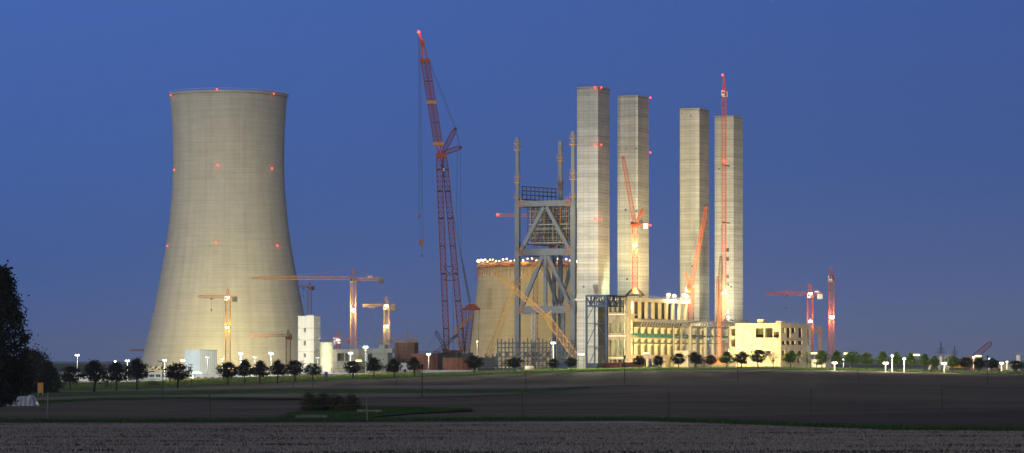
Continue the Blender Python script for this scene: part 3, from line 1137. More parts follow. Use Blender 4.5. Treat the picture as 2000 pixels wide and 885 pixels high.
# small gabled tent
g = G(776, 1250)
kx = 1250 / FPX
t = thing('gabled_tent', 'small white gabled tent by the roadside', 'tent', g)
w, h1, h2 = 30 * kx, (733 - 725.5) * kx + 0.6, (733 - 714) * kx + 0.6
mm = MB()
mm.quad((0, 0, 0), (w, 0, 0), (w, 0, h1), (w * 0.66, 0, h2), (w * 0.2, 0, h2), (0, 0, h1))
mm.quad((0, 8, 0), (w, 8, 0), (w, 8, h1), (w * 0.66, 8, h2), (w * 0.2, 8, h2), (0, 8, h1))
mm.quad((0, 0, 0), (0, 8, 0), (0, 8, h1), (0, 0, h1)).quad((w, 0, 0), (w, 8, 0), (w, 8, h1), (w, 0, h1))
mm.build('tent_wall', 'white', t)
mm = MB()
mm.quad((0, -0.1, h1), (0, 8, h1), (w * 0.2, 8, h2), (w * 0.2, -0.1, h2)).quad((w, -0.1, h1), (w, 8, h1), (w * 0.66, 8, h2), (w * 0.66, -0.1, h2)).quad((w * 0.2, -0.1, h2), (w * 0.66, -0.1, h2), (w * 0.66, 8, h2), (w * 0.2, 8, h2))
mm.build('tent_roof', 'white', t)
for i in range(6):
    MB().b2(w * (0.03 + i * 0.16), w * (0.03 + i * 0.16) + 0.12, -0.06, -0.01, 0, 1.9).build('tent_post', 'slate_steel', t)
# violet light tube along the site road
g = G(640, 1235)
t = thing('light_tube', 'long violet light strip on a low rail behind the avenue trees', 'light', P(688, 729.5, 1235))
MB().bar((-11.5, 0, 0), (6.5, 0, -0.05), 0.35, 0.28).build('glowing_tube', 'violet', t)
m = MB()
for i in range(7):
    x = -11 + i * 2.8
    zz = gz(t.location.x + x, 1235) - t.location.z
    MB().bar((x, 0.1, -0.2), (x, 0.1, zz), 0.1).build('stay', 'galv', t)

# ================================================================== BOILER STEEL FRAME
def boiler_frame():
    """hung boiler frame: local x along EX (left column 0, right column W), y along EY"""
    YL, YR = 1412.0, 1403.0
    base = G(1011, YL)
    t = thing('boiler_frame', 'tall grey steel boiler frame with bracing, left of the nearest concrete tower', 'steel frame', base, YAW)
    W = (P(1120.5, 0, YR) - P(1011, 0, YL)).to_2d().length
    D = 24.0

    def z(py, Y=1408):
        return CZ + (HPY - py) / FPX * Y - base.z
    def xx(px):
        return (px - 1011) / 109.5 * W
    cw = 2.0
    for x, tp in ((0, 268), (W, 258)):
        MB().b2(x - cw / 2, x + cw / 2, -cw / 2, cw / 2, -1, z(395)).build('column', 'grey_steel', t)
        MB().b2(x - cw * 0.36, x + cw * 0.36, -cw * 0.36, cw * 0.36, z(395), z(tp)).build('upper_column', 'grey_steel', t)
    for x, tp in ((xx(1055), 277), (W + 4.0, 300)):
        MB().b2(x - 0.8, x + 0.8, D - 0.8, D + 0.8, -1, z(tp, 1435)).build('column', 'grey_steel', t)
    for py0, py1 in ((392, 403), (486, 499), (598, 612)):
        MB().b2(1.0, W - 1.0, -0.9, 0.9, z(py1), z(py0)).build('main_girder', 'grey_steel', t)
        MB().b2(1.0, W - 1.0, D - 0.7, D + 0.7, z(py1 - 2), z(py0)).build('rear_girder', 'grey_steel', t)
        for x in (0, W):
            MB().b2(x - 0.7, x + 0.7, cw / 2, D - 0.8, z(py1), z(py0)).build('side_girder', 'grey_steel', t)
        for x in (2.0, W - 2.0):
            m = MB()
            for dz in (0, 1.2, 2.4):
                m.box((x, -1.2, z(py1) + dz), (1.7, 0.8, 0.16))
            for k in range(3):
                m.bar((x - 1 + k, -1.5, z(py1)), (x - 1 + k, -1.5, z(py0) + 1.6), 0.12)
            m.build('work_platform', 'orange_steel', t)
    for a, b, w in (((1063, 405), (1018, 489), 1.5), ((1069, 405), (1113, 487), 1.5), ((1061, 500), (1018, 602), 1.6), ((1071, 500), (1114, 594), 1.6), ((1066, 499), (1066, 599), 1.3)):
        MB().bar((xx(a[0]), 0, z(a[1])), (xx(b[0]), 0, z(b[1])), w, w, (0, 1, 0)).build('brace', 'grey_steel', t)
    MB().bar((xx(1115), D, z(514, 1430)), (xx(1082), D, z(598, 1430)), 0.9).build('brace', 'white', t)
    MB().bar((xx(1018), D, z(500, 1430)), (xx(1050), D, z(598, 1430)), 1.3).build('brace', 'slate_steel', t)
    MB().bar((xx(1082), D, z(500, 1430)), (xx(1054), D, z(598, 1430)), 1.3).build('brace', 'slate_steel', t)
    MB().bar((xx(1073), 6, z(500, 1420)), (xx(1073), 6, -1), 1.3).build('column', 'slate_steel', t)
    MB().bar((xx(1084), 10, z(612, 1420)), (xx(1084), 10, -1), 1.4).build('column', 'grey_steel', t)
    # hung boiler walls between the two upper girders
    for row in range(5):
        yy = 3 + row * 4.2
        g0 = MB()
        for i in range(12):
            x = xx(1026 + i * 7.4)
            g0.bar((x, yy, z(404)), (x, yy, z(478 - (row % 2) * 5)), 0.22)
        for j in range(9):
            zz = z(408 + j * 8.6)
            g0.bar((xx(1024 + (j * 3) % 7), yy, zz), (xx(1110 - (j * 5) % 9), yy, zz), 0.2, 0.3)
        g0.build('boiler_wall_grid', ('dark_steel', 'slate_steel', 'dark_steel', 'galv', 'dark_steel')[row], t)
    for row in range(3):
        yy = 5 + row * 5.0
        g0 = MB()
        for i in range(22):
            x = xx(1023 + i * 4.0)
            g0.bar((x, yy, z(405)), (x, yy, z(470 + (i * 7 + row * 3) % 12)), 0.13)
        for j in range(14):
            zz = z(407 + j * 5.2)
            g0.bar((xx(1023 + (j * 5) % 11), yy, zz), (xx(1111 - (j * 7) % 15), yy, zz), 0.12, 0.2)
        for j in range(6):
            g0.bar((xx(1024 + j * 14), yy, z(470)), (xx(1036 + j * 14), yy, z(430 - j % 3 * 8)), 0.14)
        g0.build('boiler_wall_grid', ('galv', 'timber', 'slate_steel')[row], t)
    for i, px in enumerate((1033, 1044, 1060, 1078, 1092, 1104)):
        MB().bar((xx(px), 1.8, z(404)), (xx(px), 1.8, z(475)), 0.24).build('hanger_rod', 'yellow_steel', t)
    for py in (438, 447, 474):
        MB().bar((xx(1030), 1.7, z(py)), (xx(1112), 1.7, z(py)), 0.22).build('hanger_rail', 'galv', t)
    for i, (px, py, w, h) in enumerate(((1056, 440, 3.2, 10), (1075, 455, 2.4, 8), (1088, 448, 2.8, 9), (1046, 462, 2.0, 6), (1097, 430, 2.0, 5), (1063, 425, 4.0, 5))):
        MB().b2(xx(px) - w / 2, xx(px) + w / 2, 8 + i, 10 + i, z(py) - h / 2, z(py) + h / 2).build('boiler_panel', 'dark_steel', t)
    m = MB()
    for i in range(7):
        m.bar((xx(1057 + i * 3), 7, z(470)), (xx(1063 + i * 1.0), 7, z(487)), 0.35)
    m.build('hopper_tubes', 'timber', t)
    MB().bar((xx(1080), 5, z(482)), (xx(1099), 5, z(452)), 0.7).build('inclined_duct', 'yellow_steel', t)
    # girder grid hoisted above the top beam
    m = MB()
    for j, py in enumerate((364, 372, 380, 389)):
        m.bar((xx(1015 + j * 0), 2, z(py - 1)), (xx(1072), 9, z(py + 3)), 0.5, 0.45)
    for i in range(9):
        f = i / 8
        m.bar((xx(1017 + 54 * f), 2 + 7 * f, z(363 + 4 * f)), (xx(1017 + 54 * f), 2 + 7 * f, z(392)), 0.3)
    m.build('roof_girder_grid', 'black_steel', t)
    # clamps and cages on the column heads
    for x, y, pys in ((0, 0, (280, 292, 345, 356, 385)), (W, 0, (272, 284, 340, 352, 386)), (xx(1055), D, (302, 308, 350, 362))):
        for i, py in enumerate(pys):
            m = MB().b2(x - 1.2, x + 1.2, y - 1.2, y + 1.2, z(py) - 0.18, z(py) + 0.18)
            for sx in (-1.1, 1.1):
                m.bar((x + sx, y - 1.1, z(py)), (x + sx, y - 1.1, z(py) + 1.6), 0.12)
            m.build('column_cage', ('yellow_steel', 'orange_steel')[i % 2], t)
    # stubs on the lower girder
    for i in range(16):
        x = 2 + (W - 4) * i / 15
        MB().bar((x, -0.5, z(598)), (x, -0.5, z(594)), 0.18).build('railing_post', 'galv', t)
    MB().lattice((xx(1053), -6, -1), (xx(1053), -6, z(612)), 1.3, 1.3, 16, 0.12).build('hoist_mast', 'galv', t)
    return t


boiler_frame()


def pipe_rack(label, px0, px1, top0, top1, Y, material, cols, rows, depth=14.0, group=None):
    base = G(px0, Y)
    t = thing('steel_rack', label, 'steel frame', base, 0)
    k = Y / FPX
    W = (px1 - px0) * k

    def z(py):
        return CZ + (HPY - py) * k - base.z
    for r_ in range(3):
        y = depth * r_ / 2
        for i in range(cols + 1):
            x = W * i / cols
            tp = top0 + (top1 - top0) * i / cols + random.uniform(-4, 4) + (5 if r_ else 0)
            MB().bar((x, y, -0.8), (x, y, z(tp)), 0.55 if r_ == 0 else 0.4, 0.5).build('column', material, t)
        for j in range(rows):
            zz = z(top0 + 6) * (j + 1) / rows
            gaps = random.sample(range(cols), max(1, cols // 4))
            for i in range(cols):
                if i in gaps and j >= rows - 2:
                    continue
                MB().bar((W * i / cols, y, zz), (W * (i + 1) / cols, y, zz), 0.4, 0.45).build('beam', material, t)
                if random.random() < 0.28:
                    MB().bar((W * i / cols, y, zz), (W * (i + 1) / cols, y, zz - z(top0) / rows), 0.22).build('brace', material, t)
    for j in range(rows):
        zz = z(top0 + 6) * (j + 1) / rows
        m = MB()
        for i in range(cols + 1):
            m.bar((W * i / cols, 0, zz), (W * i / cols, depth, zz), 0.35)
        m.build('cross_beams', material, t)
        if j in (1, 2):
            for i in range(cols):
                if random.random() < 0.55:
                    MB().b2(W * i / cols + 0.4, W * (i + 1) / cols - 0.4, 2, depth - 2, zz + 0.3, zz + random.uniform(0.6, 1.8)).build('duct_section', 'dark_steel', t)
    return t


pipe_rack('slate blue steel skeleton at the foot of the boiler frame', 972, 1126, 664, 663, 1385, 'slate_steel', 21, 6)
pipe_rack('short row of blue steel columns left of the boiler frame skeleton', 948, 970, 694, 694, 1375, 'slate_steel', 3, 3, 6)
t = thing('concrete_footing', 'pale concrete footing blocks on lit grass before the blue steel skeleton', 'footing', G(1049, 1240))
for dx, w, h in ((-15 * 0.19, 3.4, 1.3), (1.2, 2.8, 1.0), (4.2, 2.2, 0.8)):
    MB().b2(dx - w / 2, dx + w / 2, -1, 1, -0.3, h + 0.3).build('footing_block', 'dark_concrete', t)

# ================================================================== TURBINE HALL
Y0 = 1300.0
X0 = (1225 - 1000) / FPX * Y0
def hall_s(px):
    return along_right(1225, Y0, px)


def hall_z(py, s, base):
    return CZ + (HPY - py) / FPX * (Y0 + s * EY.y) - base


def turbine_hall():
    base = G(1225, Y0)
    bz = base.z - 0.5
    t = thing('turbine_hall', 'lit unfinished concrete turbine hall with rows of columns and open bays', 'building', (X0, Y0, bz), YAW)

    def z(py, s=0.0):
        return hall_z(py, s, bz)
    L1 = hall_s(1350)
    L2 = hall_s(1432)
    # the nearest pier and long beams of the hall side (plane x=0, running +y)
    ztop, zb0, zb1 = z(581), z(588), z(621.5)
    MB().b2(-1.2, 0, 0, 4.6, 0, ztop).build('end_pier', 'site_concrete', t)
    MB().b2(-1.2, 0.1, 4.6, L1, zb0, ztop).build('top_beam', 'site_concrete', t)
    MB().b2(-1.2, 0.15, 4.6, L1 + 10, z(627), zb1).build('storey_beam', 'site_concrete', t)
    ys = [hall_s(p) for p in (1238, 1251, 1264, 1277.3, 1290.5, 1303, 1316, 1329, 1341)]
    dy = (ys[-1] - ys[0]) / 8
    ys = [ys[0] + i * dy for i in range(12)]
    for i, y in enumerate(ys):
        if y < L1:
            MB().b2(-1.0, 0.02, y - 0.75, y + 0.75, zb1, zb0).build('upper_column', 'site_concrete', t)
        # corbelled lower columns, stood back in the bay
        for (za, zb) in ((z(658), z(638)), (z(668.5), z(660)), (z(693), z(671))):
            m = MB()
            m.b2(-2.6, -1.4, y - 0.6, y + 0.6, za, zb - 1.0)
            n = len(m.v)
            x0, x1, y0, y1, a, b = -2.6, -1.4, y - 0.6, y + 0.6, zb - 1.0, zb
            m.v += [(x0, y0, a), (x1, y0, a), (x1, y1, a), (x0, y1, a), (x0, y0, b), (x1 + 0.9, y0, b), (x1 + 0.9, y1, b), (x0, y1, b)]
            m.f += [tuple(n + q for q in f) for f in ((0, 3, 2, 1), (4, 5, 6, 7), (0, 1, 5, 4), (1, 2, 6, 5), (2, 3, 7, 6), (3, 0, 4, 7))]
            m.build('corbel_column', 'site_concrete', t)
    # inner wall of the hall seen through the bays, with gaps to the sky
    for i in range(len(ys) - 1):
        a, b = ys[i] - 3.5, ys[i + 1] - 3.53
        if b < L1 and i != 5:
            MB().b2(-9.0, -8.6, a, b, zb1, zb0 + 0.2).build('inner_wall_panel', 'shaded_infill', t)
        MB().b2(-9.4, -9.0, a, b, z(693), z(627)).build('inner_wall_panel', 'shaded_infill', t)
    MB().b2(-9, -1.2, 4.6, L1, zb1 - 0.5, zb1 - 0.1).build('upper_floor', 'site_concrete', t)
    MB().b2(-22, -1.2, 0, L1 + 2, ztop - 1.0, ztop - 0.4).build('roof_slab', 'site_concrete', t)
    MB().b2(-6, -1.5, 4.6, L2, z(660.5), z(658.2)).build('gallery_slab', 'site_concrete', t)
    MB().b2(-6, 0.0, 4.6, L2, z(700), z(693)).build('base_slab', 'site_concrete', t)
    for i in range(7):
        y = 4.6 + (hall_s(1300) - 4.6) * i / 6
        MB().b2(-0.9, -0.2, y - 0.5, y + 0.5, 0, z(700)).build('base_pier', 'site_concrete', t)
    MB().b2(-1.6, -1.2, hall_s(1300), L2, 0, z(700)).build('base_wall', 'site_concrete', t)
    for px in (1342, 1352, 1376, 1390):
        y = hall_s(px)
        d = MB().b2(-1.25, -1.1, y - 1.4, y + 1.4, 0.2, 4.2).build('door', 'dark_concrete', t)
        MB().b2(-1.1, -1.0, y + 0.9, y + 1.1, 2, 2.3).build('handle', 'galv', d)
    # teal crane rail beams
    for i in range(15):
        a = 1.0 + i * (L2 - 1) / 15
        b = 1.0 + (i + 1) * (L2 - 1) / 15 - 0.12
        p = MB().b2(-1.35, -0.75, a, b, z(658), z(651)).build('rail_beam_panel', 'teal', t)
        for y in (a + 0.2, (a + b) / 2):
            MB().b2(-0.75, -0.55, y, y + 0.3, z(658), z(651)).build('web_stiffener', 'teal', p)
    MB().b2(-1.3, -0.8, 1.0, L2, z(670.3), z(668.6)).build('lower_rail_beam', 'teal', t)
    # front bay (plane y=0, running -x) behind the blue frame
    a = along_left(1225, Y0, 1187)
    fh = [(along_left(1225, Y0, 1220.5), a - 0.6, z(610), z(582)), (along_left(1225, Y0, 1220.5), a - 0.6, z(650), z(631)),
          (along_left(1225, Y0, 1220.5), a - 0.6, z(696), z(664)), (0.8, a - 0.8, z(708), z(702.5))]
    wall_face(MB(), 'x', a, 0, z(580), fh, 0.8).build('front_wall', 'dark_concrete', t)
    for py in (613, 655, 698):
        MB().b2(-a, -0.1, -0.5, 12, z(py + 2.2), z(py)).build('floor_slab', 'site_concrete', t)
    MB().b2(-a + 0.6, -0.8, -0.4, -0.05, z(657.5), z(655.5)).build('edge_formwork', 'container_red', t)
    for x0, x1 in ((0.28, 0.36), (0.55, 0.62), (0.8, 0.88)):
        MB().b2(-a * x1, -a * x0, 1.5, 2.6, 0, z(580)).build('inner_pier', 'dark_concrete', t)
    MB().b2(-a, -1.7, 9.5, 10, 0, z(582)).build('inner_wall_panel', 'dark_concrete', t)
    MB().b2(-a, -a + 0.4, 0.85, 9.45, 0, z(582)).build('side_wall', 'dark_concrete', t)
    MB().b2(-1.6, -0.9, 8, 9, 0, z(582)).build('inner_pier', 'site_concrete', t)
    for py in (595, 640, 672):
        light('POINT', (-1.9, 5.0, z(py)), 2600, (0.85, 1.0, 0.55), t, 0.4)
    # lamps inside the bays
    for i in range(0, 11, 1):
        y = (ys[i] + ys[i + 1]) / 2 if i < 11 else ys[i]
        if y < L2:
            light('POINT', (-4.4, y, z(676)), 800, (1.0, 0.80, 0.34), t, 0.5)
            light('POINT', (-4.4, y, z(643)), 500, (1.0, 0.80, 0.34), t, 0.5)
    # starter bars and railings on the roof edge
    for i in range(26):
        y = 5 + i * (L1 - 6) / 25
        MB().bar((-0.4, y, ztop), (-0.4, y, ztop + random.uniform(0.6, 1.6)), 0.1).build('starter_bar', 'galv', t)
    # strong floodlights on the roof edge
    for px, py in ((1307, 576), (1318, 578), (1337, 576.5), (1343, 579)):
        y = hall_s(px)
        p = Vector((-0.5, y, z(py, y)))
        fl = MB().bar((p.x, p.y, ztop - 0.2), p, 0.16).build('floodlight_stand', 'dark_steel', t)
        MB().box(p + Vector((0, 0, 0.55)), (1.0, 1.4, 0.2)).build('floodlight_hood', 'dark_steel', fl)
        MB().ball(p + Vector((0.3, -0.3, 0.0)), 0.75, 10, 6, 0.75).build('floodlight_lens', 'lamp_warm', fl)
        light('POINT', p + Vector((1.8, -1.2, 0.3)), 11000, WARM, fl, 0.7)
        light('POINT', p + Vector((-2.5, 0.0, 0.8)), 5000, WARM, fl, 0.7)
    return t, z, bz


hall, hz_, hbz = turbine_hall()


def steel_annex():
    """light steel frame standing before the right half of the turbine hall"""
    t = thing('steel_annex_frame', 'pale steel column and truss frame in front of the turbine hall', 'steel frame', (X0, Y0, hbz), YAW)
    off = 5.0
    L2 = hall_s(1428)
    Ls = hall_s(1247)
    Lm = hall_s(1312)

    def z(py, s=0.0):
        return hall_z(py, s, hbz)
    zt, zb = z(624.5), z(636)
    for x in (0.9, off + 3):
        y0 = Ls if x < 2 else Lm
        y1 = L2
        n = int((y1 - y0) / 3.2)
        MB().bar((x, y0, zt), (x, y1, zt), 0.45).build('top_chord', 'galv', t)
        MB().bar((x, y0, zb), (x, y1, zb), 0.45).build('bottom_chord', 'grey_steel', t)
        for i in range(n):
            a, b = y0 + (y1 - y0) * i / n, y0 + (y1 - y0) * (i + 1) / n
            MB().bar((x, a, zb), (x, b, zt), 0.28).build('truss_diagonal', 'galv', t)
    n = 14
    for i in range(n + 1):
        y = Lm + (L2 - Lm) * i / n
        MB().bar((0.9, y, zt), (off + 3, y, zt), 0.3).build('purlin', 'grey_steel', t)
        MB().bar((0.9, y, zb), (off + 3, y, zb), 0.25).build('purlin', 'grey_steel', t)
    cols = (1309, 1323.5, 1337, 1349.5, 1361, 1373, 1386, 1411.5, 1425)
    ycs = [Lm + (L2 - Lm) * i / 8 for i in range(9)]
    for i, y in enumerate(ycs):
        MB().bar((off + 3, y, z(696)), (off + 3, y, zb), 0.95, 0.9).build('column', 'galv' if i != 1 else 'slate_steel', t)
        MB().bar((0.9, y, z(696)), (0.9, y, zb), 0.6, 0.6).build('column', 'galv', t)
        MB().bar((0.9, y, z(655)), (off + 3, y, z(655)), 0.4).build('tie_beam', 'slate_steel', t)
    for i in range(8):
        if i in (2, 5, 6):
            a, b = ycs[i], ycs[i + 1]
            MB().bar((off + 3, a, z(655)), (off + 3, b, zb), 0.25).bar((off + 3, b, z(655)), (off + 3, a, zb), 0.25).build('cross_brace', 'grey_steel', t)
            MB().bar((off + 3, a, z(694)), (off + 3, b, z(655)), 0.25).build('cross_brace', 'grey_steel', t)
        MB().bar((off + 3, ycs[i], z(655)), (off + 3, ycs[i + 1], z(655)), 0.45, 0.6).build('tie_beam', 'slate_steel', t)
        MB().bar((off + 3, ycs[i], z(669)), (off + 3, ycs[i + 1], z(669)), 0.3).build('tie_beam', 'grey_steel', t)
    for i in range(22):
        y = Lm + (L2 - Lm) * i / 21
        MB().bar((off + 3, y, zt), (off + 3, y, zt + 1.3), 0.1).build('railing_post', 'dark_steel', t)
    MB().bar((off + 3, Lm, zt + 1.2), (off + 3, L2, zt + 1.2), 0.08).build('handrail', 'dark_steel', t)
    w = MB().b2(0.2, off + 3.4, Lm - 2, L2 + 1, 0, z(697)).build('plinth', 'site_concrete', t)
    for i in range(7):
        y = Lm + 6 + i * (L2 - Lm - 8) / 7
        MB().b2(off + 3.38, off + 3.45, y - 1.3, y + 1.3, 0.6, 4.0).build('recess_shade_panel', 'dark_concrete', t)  # raised dark panel painting in the shade of a recess
    MB().b2(off - 2, off + 4.0, hall_s(1303), Lm + 1.0, 0, z(684)).build('plant_housing', 'white_panel', t)
    for px, py in ((1388, 688), (1415, 688)):
        y = hall_s(px)
        l = MB().bar((off + 3.5, y, z(697, 0)), (off + 3.5, y, z(690)), 0.12).build('lamp_stand', 'dark_steel', t)
        MB().ball((off + 3.8, y - 0.3, z(689)), 0.5, 8, 6).build('lamp_globe', 'lamp_warm', l)
        light('POINT', (off + 4.6, y, z(688)), 1600, WARM, l, 0.4)
        light('POINT', (2.5, y, z(680)), 3500, WARM, l, 0.4)


steel_annex()


def blue_frame():
    """dark blue portal frame at the hall's front"""
    base = G(1185, 1285)
    t = thing('blue_steel_frame', 'dark blue steel portal frame with trusses at the front end of the hall', 'steel frame', (P(1185, 0, 1285).x, 1285, base.z - 0.4), YAW)
    bz = base.z - 0.4

    def z(py):
        return CZ + (HPY - py) / FPX * 1285 - bz
    a = along_left(1185, 1285, 1145.5)
    # front plane y=0 from x=-a to 0, then returns along +y
    b = along_right(1185, 1285, 1224)
    MB().bar((0, 0, 0), (0, 0, z(577)), 0.95, 0.95).build('column', 'blue_steel', t)
    MB().bar((-a, 0, 0), (-a, 0, z(577)), 0.65, 0.65).build('column', 'blue_steel', t)
    MB().bar((-a, 9, 0), (-a, 9, z(577)), 0.5, 0.5).build('column', 'blue_steel', t)
    MB().bar((0, b, z(599)), (0, b, z(577)), 0.6, 0.6).build('hanger_post', 'blue_steel', t)
    for (p, q, n) in (((-a, 0), (0, 0), 4), ((0, 0), (0, b), 6), ((-a, 0), (-a, 9), 2), ((-a, 9), (0, 9), 4)):
        for py in (577.5, 597.5):
            MB().bar((p[0], p[1], z(py)), (q[0], q[1], z(py)), 0.5, 0.6).build('truss_chord', 'blue_steel', t)
        for i in range(n):
            f0, f1 = i / n, (i + 1) / n
            c0 = (p[0] + (q[0] - p[0]) * f0, p[1] + (q[1] - p[1]) * f0)
            c1 = (p[0] + (q[0] - p[0]) * f1, p[1] + (q[1] - p[1]) * f1)
            lo, hi = z(597.5), z(577.5)
            MB().bar((*c0, lo if i % 2 else hi), (*c1, hi if i % 2 else lo), 0.28).build('truss_diagonal', 'blue_steel', t)
            MB().bar((*c1, lo), (*c1, hi), 0.34).build('truss_post', 'blue_steel', t)
    xm = -a * 0.42
    for py in (631.5, 677.5):
        MB().bar((-a, 0, z(py)), (0, 0, z(py)), 0.25).build('tie_beam', 'blue_steel', t)
    for (p0, p1) in (((1158.5, 600), (1147, 622)), ((1165, 631.5), (1147, 673)), ((1165, 678), (1151, 710)), ((1165, 631.5), (1184, 660)), ((1165, 678), (1184, 706))):
        MB().bar((-along_left(1185, 1285, p0[0]), 0, z(p0[1])), (-along_left(1185, 1285, p1[0]), 0, z(p1[1])), 0.22).build('brace', 'blue_steel', t)
    for i in range(16):
        x = -a + a * i / 15
        MB().bar((x, 0, z(577)), (x, 0, z(573.8)), 0.08).build('railing_post', 'dark_steel', t)
    for i in range(14):
        y = b * i / 13
        MB().bar((0, y, z(577)), (0, y, z(573.8)), 0.08).build('railing_post', 'dark_steel', t)
    MB().bar((-a, 0, z(574)), (0, 0, z(574)), 0.07).bar((0, 0, z(574)), (0, b, z(574)), 0.07).build('handrail', 'dark_steel', t)


blue_frame()


def container(label, px0, px1, Y, h, material, stackz=0.0):
    base = G((px0 + px1) / 2, Y)
    t = thing('site_container', label, 'container', base + Vector((0, 0, stackz)), R(-4), 'site containers')
    W = (px1 - px0) / FPX * Y
    MB().b2(-W / 2, W / 2, -1.2, 1.2, -0.4, h).build('body', material, t)
    n = max(6, int(W / 0.6))
    m = MB()
    for i in range(n):
        x = -W / 2 + W * (i + 0.5) / n
        m.b2(x - 0.1, x + 0.1, -1.26, -1.2, 0.1, h - 0.1)
    m.build('corrugation', material, t)
    d = MB().b2(W * 0.1, W * 0.1 + 1.0, -1.3, -1.262, 0.05, min(2.1, h - 0.2)).build('door', material, t)
    MB().b2(W * 0.1 + 0.8, W * 0.1 + 0.9, -1.34, -1.3, 1, 1.2).build('handle', 'galv', d)
    MB().b2(-W / 2 - 0.05, W / 2 + 0.05, -1.3, 1.25, h, h + 0.12).build('top_rail', material, t)


container('blue site container below the left column of the blue frame', 1148, 1164, 1215, 2.2, 'container_blue')
container('grey blue container between the blue and long red containers', 1165, 1176, 1220, 2.1, 'dark_steel')
container('long dark red container at the foot of the hall front', 1177, 1212, 1222, 2.2, 'container_red')
container('second dark red container, ending beside the pale heap', 1213, 1258, 1225, 2.2, 'container_red')
container('dark blue container under the blue steel skeleton', 1090, 1112, 1230, 2.6, 'container_blue')

# right-hand concrete building
rb = building('control_building', 'bright cream concrete building with open window holes, right of the hall', 'building', 1437, 1525, 1583, 632, 1290, 'site_concrete',
              holes_l=[(1476, 1491.5, 641, 659.5), (1494, 1509, 641, 659.5), (1511, 1521.5, 648, 659.5), (1495, 1505.5, 685.5, 695.5), (1478, 1489, 686, 691), (1477, 1489, 703, 707.5)],
              holes_r=[(1527.5, 1534, 640.5, 651), (1537, 1544, 640.5, 660), (1546, 1553, 640.5, 651), (1559.5, 1566.5, 641, 660), (1577, 1583 - 1.5, 643, 661),
                       (1527.5, 1534, 666, 673.5), (1536.5, 1544, 666, 673.5), (1546, 1553.5, 666, 673.5), (1555, 1557, 666, 673.5), (1559, 1566.5, 666, 673.5), (1577, 1582, 667, 674.5),
                       (1527.5, 1533, 685, 696), (1536.5, 1540, 686, 697), (1546, 1553, 685, 695), (1558, 1566.5, 685.5, 696), (1557.5, 1562.5, 700, 709)],
              glazed=False, floors=0, z_drop=0.5)
a_, b_, H_ = rb['a'], rb['b'], rb['H']
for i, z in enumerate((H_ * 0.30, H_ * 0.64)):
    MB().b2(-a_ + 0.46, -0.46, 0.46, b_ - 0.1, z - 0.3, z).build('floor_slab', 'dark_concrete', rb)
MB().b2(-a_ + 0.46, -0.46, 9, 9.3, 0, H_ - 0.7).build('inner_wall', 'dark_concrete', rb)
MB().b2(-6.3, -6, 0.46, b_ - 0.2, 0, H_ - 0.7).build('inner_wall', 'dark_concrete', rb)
for z in (H_ * 0.31, H_ * 0.655, H_ * 0.33):
    MB().b2(-a_, 0.02, -0.03, 0.0, z, z + 0.1).b2(0.0, 0.03, 0.02, b_, z, z + 0.1).build('panel_joint', 'dark_concrete', rb)
for s in (0.33, 0.62):
    MB().b2(-a_ * s - 0.04, -a_ * s + 0.04, -0.03, 0.0, 0, H_).build('panel_joint', 'dark_concrete', rb)
for px, py in ((1467, 647), (1467, 675)):
    s = along_left(1525, 1290, px)
    zz = CZ + (HPY - py) / FPX * 1290 - rb.location.z
    MB().tube((-s, -0.06, zz), (-s, 0.05, zz), 0.32, 0.32, 14).build('pipe_sleeve', 'dark_concrete', rb)
MB().b2(-a_ * 0.55, -a_ * 0.42, 1.5, 4, H_ + 0.0, H_ + 1.7).build('roof_vent', 'site_concrete', rb)
MB().b2(-2.2, -0.1, 0.6, 6, H_ + 0.05, H_ + 1.0).build('roof_housing', 'site_concrete', rb)
for i in range(5):
    MB().bar((-0.3, 8 + i * 3.2, H_), (-0.3, 8 + i * 3.2, H_ + 1.2), 0.1).build('starter_bar', 'galv', rb)
wg = building('link_building', 'cream concrete link wing between the steel frame and control building', 'building', 1424, 1440, 1452, 638, 1312, 'site_concrete', right_len=14,
              holes_l=[(1428.3, 1436, 642.5, 656), (1428.3, 1436, 663, 677)], glazed=False, floors=2, z_drop=0.5)

# ================================================================== CRANES
def flood(parent, loc, e, col=WARM, m='lamp_warm', r=0.7, d=(0, -1, 0), n=2):
    loc = Vector(loc)
    b = MB()
    b.bar(loc + Vector((-1.2, 0.3, 0)), loc + Vector((1.2, 0.3, 0)), 0.18)
    b.box(loc + Vector((0, 0.25, 0.45)), (1.5, 0.6, 0.16))
    b = b.build('floodlight', 'dark_steel', parent)
    for i in range(n):
        MB().ball(loc + Vector(((i - (n - 1) / 2) * 0.85, -0.1, 0)), r * 0.66, 10, 6).build('floodlight_lens', m, b)
    if e:
        light('POINT', loc + Vector(d) * 1.8, e, col, b, 0.6)
    return b


